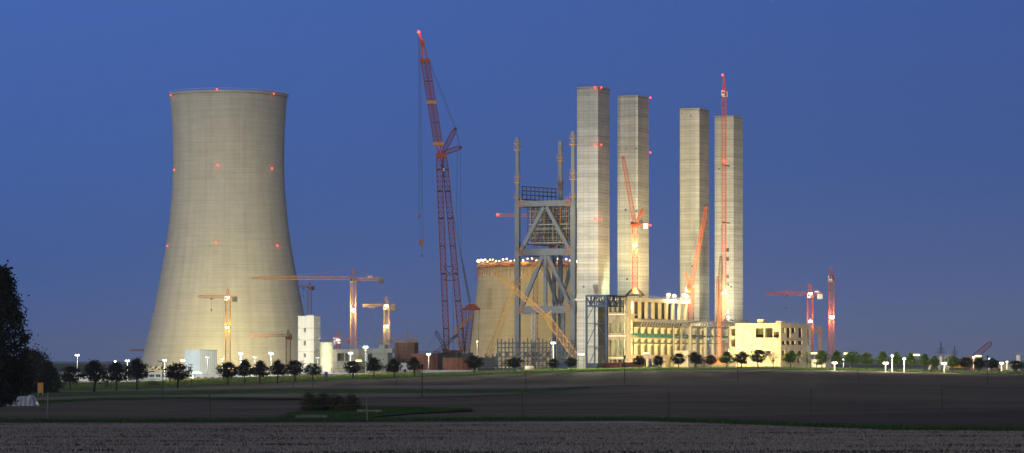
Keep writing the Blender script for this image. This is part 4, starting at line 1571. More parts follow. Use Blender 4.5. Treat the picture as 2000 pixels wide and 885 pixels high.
def tower_crane(label, px, Y, jib_py, apex_py, jib_px, tail_px, material, base_z=None, mast_w=2.0, jib_h=1.6, floods=(), reds=(), box=True, cab=True, mast_m=None, yaw=0.0, base_frame=False, wt=None):
    k = Y / FPX
    g = G(px, Y)
    if base_z is not None:
        g.z = base_z
    t = thing('tower_crane', label, 'tower crane', g, yaw, 'tower cranes')
    zj, za = CZ + (HPY - jib_py) * k - g.z, CZ + (HPY - apex_py) * k - g.z
    mast_m = mast_m or material
    th = 0.13
    MB().lattice((0, 0, -0.5), (0, 0, zj - 1.0), mast_w, mast_w, max(6, int((zj) / (mast_w * 1.05))), th, chord=0.24).build('mast', mast_m, t)
    MB().box((0, 0, zj - 0.6), (mast_w * 1.3, mast_w * 1.3, 1.2)).build('slewing_ring', material, t)
    MB().lattice((0, 0, zj), (0, 0, za), mast_w * 0.8, mast_w * 0.8, max(3, int((za - zj) / 1.4)), th, taper1=0.15, tlen=0.9).build('apex', material, t)
    jl, tl = (jib_px - px) * k, (tail_px - px) * k
    s = 1 if jl > 0 else -1
    jh = jib_h
    j = MB()
    n = max(6, int(abs(jl) / 1.7))
    j.lattice((s * mast_w * 0.5, 0, zj + jh / 2), (jl, 0, zj + jh / 2), 1.2, jh, n, 0.11, up=(0, 1, 0), taper1=0.5, tlen=0.12, chord=0.2)
    jo = j.build('jib', material, t)
    MB().box((jl * 0.55, 0, zj - 0.3), (1.4, 1.0, 0.4)).build('trolley', 'dark_steel', jo)
    hk = MB().bar((jl * 0.55, 0, zj - 0.4), (jl * 0.55, 0, zj - 5), 0.07)
    hk.box((jl * 0.55, 0, zj - 5.3), (0.5, 0.4, 0.9))
    hk.build('hook', 'cable', jo)
    MB().lattice((-s * mast_w * 0.5, 0, zj + 0.5), (tl, 0, zj + 0.5), 1.1, 0.9, max(3, int(abs(tl) / 1.6)), 0.12, chord=0.22).build('counter_jib', material, t)
    wt = wt or 'dark_concrete'
    MB().box((tl - s * -1.0, 0, zj - 0.5), (2.2, 1.4, 2.2)).build('counterweight', wt, t)
    if box:
        MB().box((tl * 0.55, 0, zj + 1.4), (2.0, 0.3, 1.1)).build('sign_panel', 'white', t)
    if cab:
        c = MB().box((s * mast_w * 0.3, -mast_w * 0.85, zj - 0.2), (1.3, 1.2, 1.8)).build('cab', 'white', t)
        MB().box((s * mast_w * 0.3, -mast_w * 0.85 - 0.62, zj + 0.1), (1.0, 0.04, 0.9)).build('cab_window', 'glass', c)
    MB().bar((0, 0, za - 0.3), (jl * 0.62, 0, zj + jh), 0.10).bar((0, 0, za - 0.3), (tl * 0.85, 0, zj + 1), 0.10).build('pendant_line', material, t)
    for (fy, e, col, m, r) in floods:
        flood(t, (0, -mast_w * 0.9, CZ + (HPY - fy) * k - g.z), e, col, m, r)
    for (fx, fy) in reds:
        red_light(t, ((fx - px) * k, -mast_w * 0.7, CZ + (HPY - fy) * k - g.z), 0.45, 200)
    MB().box((0, 0, 0.2), (mast_w * 2.4, mast_w * 2.4, 1.0)).build('base_block', 'dark_concrete', t)
    return t


tower_crane('yellow tower crane lit by a floodlight, before the finished cooling tower', 445, 1500, 582.5, 564, 387, 463, 'orange_steel', mast_w=2.1, jib_h=1.5, mast_m='yellow_steel',
            floods=((581, 500, WARM, 'lamp', 0.75), (640, 3500, WARM, 'lamp_warm', 0.8)), box=False)
tower_crane('tall orange tower crane with the longest jib, above the grey block', 690, 1450, 547.5, 525, 491, 749, 'orange_steel', mast_w=2.3, jib_h=1.9, mast_m='orange_steel',
            floods=((606, 9000, COOL, 'lamp_cool', 0.9),))
tower_crane('small yellow tower crane above the greenish lit block', 755, 1450, 600, 578.5, 709, 773, 'yellow_steel', mast_w=2.2, jib_h=1.4, mast_m='yellow_steel',
            floods=((598, 500, WARM, 'lamp', 0.8), (638, 3500, (1, .95, .6), 'lamp_cool', 0.75)), box=False)
tower_crane('faint distant tower crane behind the white stair block', 604.5, 2080, 562, 551, 582, 614, 'orange_steel', mast_w=2.6, jib_h=1.5, box=False, mast_m='orange_steel')
tower_crane('short orange tower crane just left of the white stair block', 563, 1640, 657.5, 644, 486, 570, 'orange_dull', mast_w=2.1, jib_h=1.2, box=False, cab=False)
tower_crane('small red tower crane peeping over the grey block', 660.5, 1700, 667, 646, 700, 650, 'red_steel', mast_w=2.0, jib_h=1.4, floods=((664, 400, WHITE, 'lamp', 0.6),), wt='white')
tower_crane('yellow tower crane whose jib lies above the dark brown block', 796, 1700, 667, 648, 738, 814, 'yellow_steel', mast_w=2.0, jib_h=1.3, box=False, wt='yellow_steel')
tower_crane('red tower crane with a long jib, right of the control building', 1582, 1420, 577, 555, 1497, 1606, 'red_steel', mast_w=2.3, jib_h=1.5,
            floods=((574, 600, WHITE, 'lamp', 0.7), (628, 3500, WARM, 'lamp', 0.8)), wt='white')
tower_crane('red tower crane seen end-on with the brightest lamp, farthest right of the tower cranes', 1623.5, 1400, 543, 522, 1621, 1628, 'red_steel', mast_w=1.9, jib_h=1.4,
            floods=((620, 8000, WARM, 'lamp', 1.0),), wt='white', box=False)
tw = tower_crane('very tall slim red tower crane standing before the farthest concrete tower', 1414, 1420, 182, 146, 1411, 1420, 'red_steel', mast_w=1.7, jib_h=1.2,
                 floods=((573, 9000, COOL, 'lamp_warm', 0.8),), reds=((1411, 147), (1411, 179), (1415, 315), (1415.5, 478)), wt='white', box=False)
kk = 1420 / FPX
for py in (322, 434):
    MB().bar((-3 * kk, 0, CZ + (HPY - py) * kk - tw.location.z), (14 * kk, 10, CZ + (HPY - py) * kk - tw.location.z), 0.35).build('wall_tie', 'black_steel', tw)
for py in (488, 506, 540, 556, 593, 608, 620, 630):
    MB().box((1.15 + 0.4, -0.2, CZ + (HPY - py) * kk - tw.location.z), (1.1, 1.1, 1.6)).build('lift_landing', 'dark_steel', tw)


def luffing_crane(label, px, Y, base_z, base_py, pivot_py, tip, tail, aframe, material, flood_py=None, foot=False, reds=(), mast_w=1.9, e=20000):
    k = Y / FPX
    g = P(px, base_py, Y)
    t = thing('luffing_crane', label, 'tower crane', g, 0, 'tower cranes')

    def q(p, y=0):
        return Vector(((p[0] - px) * k, y, (base_py - p[1]) * k))
    zp = (base_py - pivot_py) * k
    z0 = 0.0
    if foot:
        z0 = 3.0
        for sx in (-1, 1):
            for sy in (-1, 1):
                MB().bar((sx * 3.6, sy * 3.0, 0.1), (sx * 0.7, sy * 0.7, 3.0), 0.5).build('base_leg', 'rust_dark', t)
        MB().bar((-3.7, -3, 0.25), (3.7, -3, 0.25), 0.5).bar((-3.7, 3, 0.25), (3.7, 3, 0.25), 0.5).build('base_beam', 'rust_dark', t)
        MB().box((0, 0, 2.0), (2.0, 2.0, 2.0)).build('base_ballast', 'orange_steel', t)
    MB().lattice((0, 0, z0), (0, 0, zp - 1), mast_w, mast_w, max(3, int((zp - z0) / 2.0)), 0.14, chord=0.26).build('mast', material, t)
    MB().box((0, 0, zp - 0.5), (mast_w * 1.3, mast_w * 1.3, 1.0)).build('slewing_ring', material, t)
    MB().lattice((0, 0, zp), q(tip), 1.35, 1.35, max(8, int((q(tip) - Vector((0, 0, zp))).length / 1.6)), 0.13, up=(0, 1, 0), taper0=0.4, taper1=0.6, chord=0.22).build('luffing_jib', material, t)
    MB().box(q(tip), (1.2, 1.0, 1.0)).build('jib_head', material, t)
    tl = q(tail)
    MB().lattice((0, 0, zp), (tl.x, 0, zp), 1.2, 0.9, 4, 0.14).build('counter_jib', material, t)
    MB().box((tl.x, 0, zp - 0.7), (1.8, 1.6, 2.0)).build('counterweight', 'white', t)
    MB().box((tl.x * 0.55, 0, zp + 1.0), (1.6, 1.4, 1.3)).build('winch_house', 'dark_steel', t)
    af = q(aframe)
    MB().bar((0, -0.6, zp), af + Vector((0, -0.3, 0)), 0.3).bar((0, 0.6, zp), af + Vector((0, 0.3, 0)), 0.3).bar((tl.x * 0.6, 0, zp), af, 0.25).lattice((0.3, 0, zp), af, 0.9, 0.9, 5, 0.12).build('a_frame', material, t)
    MB().bar(af, q(tip), 0.09).build('luffing_rope', 'cable', t)
    c = MB().box((-1.2, -1.5, zp + 0.2), (1.2, 1.2, 1.7)).build('cab', material, t)
    MB().box((-1.2, -2.12, zp + 0.4), (0.9, 0.04, 0.9)).build('cab_window', 'glass', c)
    if flood_py:
        flood(t, (0, -1.7, (base_py - flood_py) * k), e, WARM, 'lamp_warm', 0.95)
    for p in reds:
        red_light(t, q(p, -0.8), 0.4, 120)
    return t


luffing_crane('red luffing crane on a splayed base standing on the hall roof', 1240, 1322, None, 578, 438, (1217, 308), (1261, 440), (1255, 408), 'red_steel', 480, True, (), 2.0, 11000)
luffing_crane('red luffing crane rising behind the roof floodlights', 1349.5, 1395, None, 640, 563, (1379, 406), (1343, 565), (1338, 534), 'red_steel', None, False, (), 2.2)
# jib with a red tip lamp behind the boiler frame
t = thing('tower_crane', 'crane jib with a red tip lamp sticking out left of the boiler frame', 'tower crane', G(1046, 1500), 0, 'tower cranes')
k = 1500 / FPX
zj = CZ + (HPY - 421) * k - t.location.z
MB().lattice((0, 0, 0), (0, 0, zj), 2.0, 2.0, 30, 0.14).build('mast', 'red_dull', t)
MB().lattice((2, 0, zj), ((970 - 1046) * k, 0, zj + 0.2), 1.2, 1.2, 14, 0.12).build('jib', 'orange_steel', t)
MB().box((0, 0, zj), (2.6, 2.6, 1.4)).build('slewing_ring', 'red_dull', t)
MB().box((4, 0, zj), (3, 1.6, 1.6)).build('counterweight', 'dark_concrete', t)
red_light(t, ((971.5 - 1046) * k, -0.6, zj + 0.4), 0.5, 200)


# the giant twin-boom crawler crane
def giant_crane():
    Y = 1480.0
    k = Y / FPX
    g = P(888, 716, Y)
    g.z = gz(g.x, Y)
    t = thing('giant_crawler_crane', 'giant dark red twin-boom lattice crane, tallest thing in the scene', 'crawler crane', g)

    def q(px, py, y=0.0):
        return Vector(((px - 888) * k, y, CZ + (HPY - py) * k - g.z))
    # carrier
    for x in (-3.4, 3.4):
        tr = MB().box((x, 0, 7.0), (1.6, 11, 1.4)).build('crawler_track', 'black_steel', t)
        for j in range(8):
            MB().tube((x - 0.85, -4.6 + j * 1.3, 6.9), (x + 0.85, -4.6 + j * 1.3, 6.9), 0.55, 0.55, 10).build('track_roller', 'dark_steel', tr)
    MB().b2(-4.5, 4.5, -4, 4, 0, 6.2).build('ring_foundation', 'dark_concrete', t)
    p0, p1 = q(871, 692), q(903, 684)
    MB().b2(p0.x, p1.x, -2.5, 2.5, p0.z, p1.z).build('turntable', 'red_steel', t)
    c = MB().box((p0.x - 0.8, -2.2, p0.z + 1.6), (1.6, 1.8, 2.2)).build('cab', 'red_steel', t)
    MB().box((p0.x - 0.8, -3.12, p0.z + 1.9), (1.3, 0.04, 1.1)).build('cab_window', 'glass', c)
    # main twin boom
    for a, b, y in (((873, 688), (857, 304), -0.5), ((903.5, 688), (868, 304), 0.5)):
        MB().lattice(q(*a, y), q(*b, y), 2.35, 2.35, 38, 0.19, taper0=0.4, taper1=0.5, tlen=0.04, chord=0.42).build('main_boom', 'red_dull', t)
    for f in (0.12, 0.26, 0.4, 0.54, 0.68, 0.82, 0.93):
        for a, b in (((873, 688), (857, 304)), ((903.5, 688), (868, 304))):
            c = q(a[0] + (b[0] - a[0]) * f, a[1] + (b[1] - a[1]) * f)
            MB().box(c, (2.6, 2.6, 0.45)).build('boom_flange', 'rust_dark', t)
    m = MB()
    for py in (521, 548):
        f = (688 - py) / 384
        m.bar(q(873 - 16 * f, py), q(903.5 - 35.5 * f, py), 0.3)
    m.bar(q(866, 521), q(890.5, 548), 0.25).bar(q(889, 521), q(867, 548), 0.25)
    m.build('boom_spreader', 'red_dull', t)
    # head joint, struts, luffing jib
    MB().box(q(861.5, 304), (4.6, 3.0, 2.0)).build('boom_head', 'red_steel', t)
    MB().box(q(856, 281), (4.6, 2.2, 1.5)).build('jib_collar', 'orange_steel', t)
    MB().box(q(843, 200), (4.4, 2.0, 1.5)).build('jib_collar', 'orange_steel', t)
    MB().box(q(830, 118), (4.4, 2.0, 1.5)).build('jib_collar', 'red_steel', t)
    MB().bar(q(852, 284), q(858, 302), 0.6).bar(q(861, 284), q(858, 302), 0.6).build('jib_foot', 'red_steel', t)
    for dx in (-4.6, 4.6):
        MB().lattice(q(856 + dx, 280), q(830 + dx, 118), 1.6, 1.6, 24, 0.17, chord=0.34).build('luffing_jib', 'red_dull', t)
    for f in (0.25, 0.75):
        MB().box(q(856 - 26 * f, 280 - 162 * f), (4.1, 1.9, 0.35)).build('boom_flange', 'rust_dark', t)
    MB().bar(q(824.5, 117), q(824, 80), 0.7).bar(q(835, 117), q(826, 80), 0.7).bar(q(828, 92), q(819, 64), 0.8).box(q(825, 82), (1.9, 1.2, 1.6)).build('jib_point', 'red_steel', t)
    MB().lattice(q(864, 300), q(889, 252), 2.0, 1.6, 10, 0.16, taper0=0.5, taper1=0.4, tlen=0.2, chord=0.3).build('rear_strut', 'red_dull', t)
    MB().lattice(q(864, 300), q(899, 288), 1.8, 1.6, 7, 0.16, taper0=0.6, taper1=0.4, tlen=0.2, chord=0.3).build('rear_strut', 'red_dull', t)
    MB().box(q(889.5, 252), (1.2, 1.4, 1.2)).box(q(899.5, 288), (1.2, 1.4, 1.2)).build('strut_head', 'rust_dark', t)
    # derrick mast
    MB().lattice(q(912, 690), q(921, 606), 2.2, 2.2, 12, 0.18, chord=0.32).lattice(q(905, 690), q(908, 604), 1.6, 1.6, 12, 0.14).build('derrick_mast', 'red_dull', t)
    MB().b2(q(903, 0).x, q(938, 0).x, -1, 1, q(0, 606).z, q(0, 601).z).b2(q(909, 0).x, q(933, 0).x, -0.8, 0.8, q(0, 601).z, q(0, 597).z).build('derrick_spreader', 'red_dull', t)
    MB().box(q(921, 595.5), (3.4, 1.6, 0.8)).build('derrick_head', 'red_dull', t)
    # ropes
    r = MB()
    for a, b in (((834, 112), (888, 251)), ((836.5, 112), (891, 251)), ((889, 252), (898, 288)), ((891, 252), (900, 288)), ((893, 291), (892, 420)), ((899, 291), (901, 505)), ((892, 420), (901, 508)),
                 ((901, 505), (915, 592)), ((903, 505), (920, 592)), ((868, 330), (901, 505)), ((884, 560), (886, 685)), ((936, 603), (934, 690))):
        r.bar(q(*a), q(*b), 0.16)
    r.bar(q(901.5, 506), q(918, 592), 0.5)
    r.build('stay_ropes', 'cable', t)
    r = MB()
    for dx in (0, 2.4, 6.5, 9):
        r.bar(q(817.5 + dx * 0.3, 68), q(818 + dx, 430 if dx == 0 else 468), 0.11)
    r.build('hoist_ropes', 'cable', t)
    hb = MB().box(q(823.5, 473), (2.0, 1.2, 2.4)).box(q(823.5, 478), (1.2, 0.9, 1.0)).build('hook_block', 'rust', t)
    MB().bar(q(823.8, 478), q(824, 499), 0.14).box(q(824, 499.5), (0.7, 0.4, 0.9)).build('hook', 'cable', hb)
    MB().box(q(818, 422), (0.7, 0.6, 1.2)).build('overhoist_weight', 'rust', t)
    MB().box(q(866, 332), (1.1, 2.7, 1.2)).build('sign_panel', 'white', t)
    MB().b2(q(925, 0).x, q(938, 0).x, -3, 3, 0.2, 6).build('counterweight_stack', 'rust', t)
    red_light(t, q(818, 63, -0.8), 0.62, 700)
    return t


giant_crane()


def crawler_crane(label, foot, knee, tip, Y, material, w=1.8, strut=None, ropes=(), body=True, name='crawler_crane', w2=None, body_mat=None):
    k = Y / FPX
    g = G(foot[0], Y)
    t = thing(name, label, 'crawler crane', g, 0, 'crawler cranes')

    def q(p, y=0.0):
        return Vector(((p[0] - foot[0]) * k, y, CZ + (HPY - p[1]) * k - g.z))
    f = q(foot)
    L = (q(knee) - f).length
    MB().lattice(f, q(knee), w, w, max(6, int(L / (w * 1.0))), 0.13, taper0=0.4, taper1=0.5, tlen=0.1, chord=0.2).build('main_boom', material, t)
    if tip:
        w2 = w2 or w * 0.7
        MB().lattice(q(knee), q(tip), w2, w2, max(5, int((q(tip) - q(knee)).length / w2)), 0.14, taper0=0.5, taper1=0.5, tlen=0.1, chord=0.22).build('fly_jib', material, t)
    if strut:
        MB().bar(q(knee), q(strut), 0.35).build('strut', material, t)
    if ropes:
        r = MB()
        for a, b in ropes:
            r.bar(q(a), q(b), 0.10)
        r.build('stay_ropes', 'cable', t)
    if body:
        zf = max(1.6, f.z - 0.4)
        MB().b2(-2.6, 2.6, -2.6, 2.6, 1.3, zf + 1.2).build('superstructure', body_mat or material, t)
        MB().b2(2.0, 4.4, -2, 2, 1.4, zf + 1.6).build('counterweight', 'dark_steel', t)
        for y in (-2.4, 2.4):
            MB().b2(-3.6, 3.6, y - 0.5, y + 0.5, -0.4, 1.2).build('crawler_track', 'black_steel', t)
        c = MB().b2(-3.6, -2.5, -2.7, -1.2, 1.4, 5.0).build('cab', body_mat or material, t)
        MB().b2(-3.4, -2.7, -2.76, -2.71, 2.2, 3.3).build('cab_window', 'glass', c)
    return t


crawler_crane('yellow crawler crane whose boom leans right before the half-built cooling tower', (950, 702), (1009, 557), (1054, 509), 1355, 'yellow_steel', 2.3, (1000, 548), (((1054, 509), (1004, 548)), ((1000, 548), (956, 690)), ((1054, 512), (964, 534))), w2=1.9, body_mat='dark_steel')
crawler_crane('yellow crawler crane whose boom leans left across the boiler frame', (1136, 712), (1066, 617), (963, 530), 1340, 'yellow_steel', 2.5, (1077, 607), (((963, 530), (1077, 607)), ((1077, 607), (1140, 700)), ((1075, 565), (1104, 632))), w2=1.7, body_mat='dark_steel')
crawler_crane('small black crawler crane beside the foot of the giant crane', (846, 694), (884, 661), (894, 654), 1470, 'black_steel', 1.5, None, (((851, 646), (884, 661)), ((851, 646), (846, 690))))
crawler_crane('black lattice mast crossing the small black crane at its knee', (875, 692), (851, 647), None, 1474, 'black_steel', 1.3, None, (((851, 647), (832, 690)),))
crawler_crane('yellow boom with black fly jib at the foot of the giant crane', (905, 694), (889, 649), (925, 612), 1476, 'yellow_steel', 1.6, None, (), w2=0.9, body_mat='dark_steel')
crawler_crane('orange lattice crawler crane before the farthest concrete tower', (1403, 716), (1408, 500), None, 1285, 'orange_dull', 1.3)
crawler_crane('thin orange boom leaning on the third concrete tower side of the tall mast', (1402, 640), (1402, 540), None, 1425, 'orange_dull', 1.1, body=False)
crawler_crane('red lattice crawler crane at the far end of the site, boom leaning right', (1900, 700), (1936, 669), None, 1560, 'red_dull', 2.2, None, (), body_mat='orange_steel')
crawler_crane('short yellow boom between silos and avenue trees', (1873, 723), (1881, 715), None, 1300, 'yellow_steel', 1.0)

# yellow gantry right of the control building
g = G(1597, 1370)
k = 1370 / FPX
t = thing('gantry', 'yellow lattice gantry between the control building and red tower cranes', 'gantry', g)
zt = CZ + (HPY - 647) * k - g.z
MB().lattice((5 * k, 0, -0.5), (5 * k, 0, zt + 1.5), 1.0, 1.2, 14, 0.13).build('gantry_leg', 'yellow_steel', t)
MB().lattice((-14 * k, 0, zt), (5.5 * k, 0, zt), 1.0, 1.0, 5, 0.13).build('gantry_beam', 'yellow_steel', t)
MB().bar((-8 * k, 0, zt + 0.5), (-5 * k, 0, zt + 2.4), 0.2).bar((-5 * k, 0, zt + 2.4), (5 * k, 0, zt + 1.4), 0.2).build('brace', 'yellow_steel', t)

# ================================================================== LAMP POSTS
LP = [
    ('tall twin lamp mast standing alone over the leftmost low hall', 151, 694, 1320, 9000, WHITE, 'lamp', 2),
    ('lamp post rising above the third avenue tree from the left edge', 225, 706, 1290, 5000, WHITE, 'lamp', 1),
    ('bright lamp post between the third and fourth avenue trees', 249, 705, 1300, 14000, COOL, 'lamp_cool', 2),
    ('bright twin lamp mast at the left foot of the finished cooling tower', 321.5, 704, 1310, 18000, COOL, 'lamp_cool', 2),
    ('lamp post just left of the blue and white shed', 357, 704, 1320, 5000, WHITE, 'lamp', 2),
    ('lamp post in front of the white face of the shed', 405, 698, 1290, 5000, WHITE, 'white', 2),
    ('lamp post just right of the blue and white shed', 434.5, 700, 1310, 5000, WHITE, 'white', 2),
    ('bright lamp post right of the lit yellow crane mast', 470, 691, 1310, 15000, COOL, 'lamp_cool', 2),
    ('dull lamp post between the two bright lamp posts before the cooling tower', 498, 698, 1310, 3000, WHITE, 'white', 2),
    ('bright lamp post left of the short orange crane', 529, 690, 1310, 15000, COOL, 'lamp_cool', 2),
    ('short lamp post before the right edge of the white stair block', 620, 699, 1310, 2500, WHITE, 'white', 2),
    ('bright lamp post in front of the grey block', 684.5, 690, 1300, 16000, COOL, 'lamp_cool', 2),
    ('tall bright lamp post between the grey block and green block', 714.5, 678, 1295, 18000, COOL, 'lamp_cool', 2),
    ('white lamp post in front of the large rust brown tank', 837, 692, 1290, 6000, WHITE, 'lamp', 2),
    ('lamp post in front of the blue steel skeleton', 1080.5, 670, 1185, 14000, WHITE, 'lamp', 2),
    ('tall lamp post by the red tank at the giant crane foot, with warm globe', 932, 667, 1400, 5000, WARM, 'lamp_warm', 1),
    ('low glaring lamp under the end-on red tower crane', 1630, 709, 1078, 11000, WHITE, 'lamp', 2),
    ('small lamp post right of the glaring low lamp', 1647.5, 702, 1330, 5000, WHITE, 'lamp', 1),
    ('low bright lamp before the rounded green tree, left of the taller pair', 1729.5, 709.5, 1078, 9000, WHITE, 'lamp', 2),
    ('taller lamp post between two rounded trees on the right', 1742.5, 695, 1078, 9000, WHITE, 'lamp', 1),
    ('twin-lamp post against the tree right of the taller lamp post', 1766, 701, 1078, 9000, WHITE, 'lamp', 1),
    ('lamp post among the white silos', 1844, 710, 1078, 9000, WARM, 'lamp', 2),
    ('white lamp post before the foot of the far red boom', 1901.5, 698, 1300, 6000, WHITE, 'lamp', 1),
    ('small lamp post between the last avenue trees', 1931.5, 701, 1300, 3000, WHITE, 'lamp', 1),
    ('most glaring lamp near the right edge of the picture', 1956, 709.5, 1260, 16000, WARM, 'lamp', 2),
    ('second glaring lamp near the right edge, close beside the first', 1966.5, 707, 1270, 8000, WARM, 'lamp', 1),
]
for lab, px, top, Y, e, col, mm_, hd in LP:
    lamp_post(lab, px, top, Y, None, e, col, mm_, hd, 0.32 if mm_ != 'white' else 0.22)


# floodlight banks on the ground that wash the towers (their casings stand behind the low halls and containers)
def ground_flood(label, px, Y, e, col, target, cone, h=2.2, m='lamp_warm'):
    g = G(px, Y)
    t = thing('floodlight_bank', label, 'floodlight', g, 0, 'ground floodlights')
    MB().bar((-1.0, 0, 0), (-1.0, 0, h), 0.16).bar((1.0, 0, 0), (1.0, 0, h), 0.16).bar((-1.2, 0, h), (1.2, 0, h), 0.18).build('stand', 'dark_steel', t)
    MB().box((0, 0, h + 0.5), (2.6, 0.5, 0.8)).build('lamp_housing', 'dark_steel', t)
    sg = 1 if target[1] > Y else -1
    MB().box((0, 0.28 * sg, h + 0.5), (2.3, 0.05, 0.6)).build('lens', m, t)
    light('SPOT', (0, 0.6 * sg, h + 0.6), e, col, t, 1.0, Vector(target) - g, cone, 0.9)
    # spot direction is set in world terms; the parent only moves it
    return t


ct = big_tower.location
ground_flood('floodlight bank washing the left side of the finished cooling tower', 296, 1500, 1.6e6, (1.0, 0.86, 0.52), (ct.x - 5, ct.y, 78), 42)
ground_flood('floodlight bank washing the middle of the finished cooling tower', 430, 1560, 1.3e6, (1.0, 0.86, 0.52), (ct.x + 3, ct.y, 78), 42)
ground_flood('floodlight bank washing the right side of the finished cooling tower', 520, 1700, 0.7e6, (1.0, 0.85, 0.50), (ct.x + 14, ct.y, 70), 42)
ground_flood('floodlight bank aimed up at the half-built cooling tower', 985, 1960, 2.1e6, (1.0, 0.76, 0.26), (P(1020, 600, 2200).x, 2230, 42), 70)


# uplighters on the hall roof and yard that wash the stair towers
def uplighter(label, loc, e, col, target, cone, m):
    t = thing('uplighter', label, 'floodlight', loc, 0, 'tower uplighters')
    MB().bar((0, 0, 0), (0, 0, 0.9), 0.16).box((0, 0, 0.06), (0.9, 0.9, 0.12)).build('stand', 'dark_steel', t)
    MB().box((0, 0, 1.1), (1.3, 0.5, 0.5)).build('lamp_housing', 'dark_steel', t)
    MB().box((0, 0.26, 1.2), (1.1, 0.06, 0.36)).build('lens', m, t)
    light('SPOT', (0, 0.5, 1.5), e, col, t, 0.5, Vector(target) - Vector(loc), cone, 0.9)
    return t


ROOF = CZ + (HPY - 581) / FPX * Y0 - 0.4


def on_hall(x, y, z=None):
    p = Vector((X0, Y0, 0)) + EX * x + EY * y
    p.z = ROOF if z is None else z
    return p


def on_tower(T, x, y, z):
    p = Vector(T.location) + EX * x + EY * y
    p.z = z
    return p


uplighter('warm uplighter on the hall roof facing the nearest concrete tower', on_hall(-1.6, 20), 38000, (1.0, 0.66, 0.30), on_tower(T1, 0, 7, 52), 60, 'lamp_warm')
uplighter('greenish uplighter on the hall roof facing the second concrete tower', on_hall(-12, 20), 45000, (0.72, 1.0, 0.62), on_tower(T2, -4, 0, 45), 80, 'lamp_cool')
uplighter('warm uplighter on the hall roof behind the red luffing crane', on_hall(-1.6, 47), 60000, (1.0, 0.84, 0.45), on_tower(T2, 0, 7, 58), 70, 'lamp_warm')
uplighter('warm uplighter at the rear roof edge facing the third concrete tower', on_hall(-2.2, 70), 130000, (1.0, 0.84, 0.45), on_tower(T3, -3, 0, 62), 80, 'lamp_warm')
uplighter('cool uplighter on the annex deck facing the farthest concrete tower', on_hall(2, 125, hz_(624) + hbz), 55000, (0.80, 1.0, 0.80), on_tower(T4, -2, 0, 44), 80, 'lamp_cool')
uplighter('warm uplighter on the annex deck washing the right face of the third tower', on_hall(1, 118, hz_(624) + hbz), 70000, (1.0, 0.82, 0.42), on_tower(T3, 0, 6, 55), 80, 'lamp_warm')
for lab, px, Y, e, tx in (('low floodlight bank at the left foot of the finished cooling tower', 345, 1870, 0.8e5, -20), ('low floodlight bank at the middle foot of the finished cooling tower', 420, 1865, 0.8e5, -2),
                          ('low floodlight bank at the right foot of the finished cooling tower', 505, 1868, 0.8e5, 16)):
    ground_flood(lab, px, Y, e, (1.0, 0.80, 0.30), (ct.x + tx, ct.y, 30), 95)
ground_flood('floodlight bank in the yard left of the steel skeleton, facing the stair towers', 960, 1215, 0.75e6, (1.0, 0.92, 0.70), (P(1260, 0, 1390).x, 1390, 62), 52)
ground_flood('floodlight bank behind the control building washing the farthest tower', 1500, 1440, 5.0e5, (1.0, 0.86, 0.55), on_tower(T4, 0, 6, 65), 70)
ground_flood('floodlight bank in the yard before the nearest concrete tower', 1108, 1222, 3.6e5, (1.0, 0.92, 0.74), on_tower(T1, -4.5, 0, 98), 48)
# yard floodlights that light the control building
ground_flood('yard floodlight facing the left face of the control building', 1452, 1225, 400000, (1.0, 0.72, 0.26), (P(1485, 0, 1285).x, 1290, 12), 95, 1.5)
ground_flood('yard floodlight facing the right face of the control building', 1600, 1235, 100000, (1.0, 0.76, 0.36), (P(1550, 0, 1300).x, 1305, 14), 80, 1.5)
ground_flood('yard floodlight facing the long turbine hall side', 1365, 1225, 680000, (1.0, 0.72, 0.27), (P(1325, 0, 1365).x, 1365, 15), 62, 1.5)
ground_flood('yard floodlight facing the white stair block', 572, 1415, 160000, (1.0, 0.88, 0.58), (P(600, 0, 1480).x, 1484, 16), 62, 1.5)
ground_flood('yard floodlight facing the white side of the shed', 428, 1330, 300000, (0.95, 1.0, 0.80), (P(405, 0, 1405).x, 1405, 9), 70, 1.5)


ground_flood('yard floodlight facing the narrow right face of the white stair block', 652, 1452, 14000, (1.0, 0.90, 0.60), (P(620, 0, 1490).x, 1490, 16), 70, 1.5)
for lab, px in (('added low floodlight behind the dome-shaped green tree', 1655), ('added low floodlight behind the trees left of the silos', 1790), ('added low floodlight behind the last dark avenue trees', 1910)):
    ground_flood(lab, px, 1150, 80000, (1.0, 0.93, 0.55), (P(px, 0, 1096).x, 1096, 7), 130, 5.0)  # added lamps, put in to brighten the trees from behind
ground_flood('added low floodlight spilling over the weeds before the shed', 352, 1190, 150000, (1.0, 0.90, 0.45), (P(352, 0, 1130).x, 1130, 1), 110, 5.0)  # this row of lamps is added to brighten verge, road and weeds
ground_flood('added low floodlight spilling over the road before the grey block', 700, 1192, 260000, (1.0, 0.93, 0.60), (P(710, 0, 1100).x, 1100, 2), 120, 5.0)
ground_flood('added low floodlight spilling over the grass by the blue container', 1135, 1194, 420000, (1.0, 0.93, 0.55), (P(1150, 0, 1120).x, 1120, 5), 120, 5.0)
ground_flood('added low floodlight spilling over the grass by the pale heap', 1262, 1195, 320000, (1.0, 0.93, 0.55), (P(1260, 0, 1120).x, 1120, 5), 120, 5.0)
ground_flood('added low floodlight spilling over the grass right of the control building', 1590, 1190, 240000, (1.0, 0.93, 0.60), (P(1560, 0, 1110).x, 1110, 5), 120, 5.0)


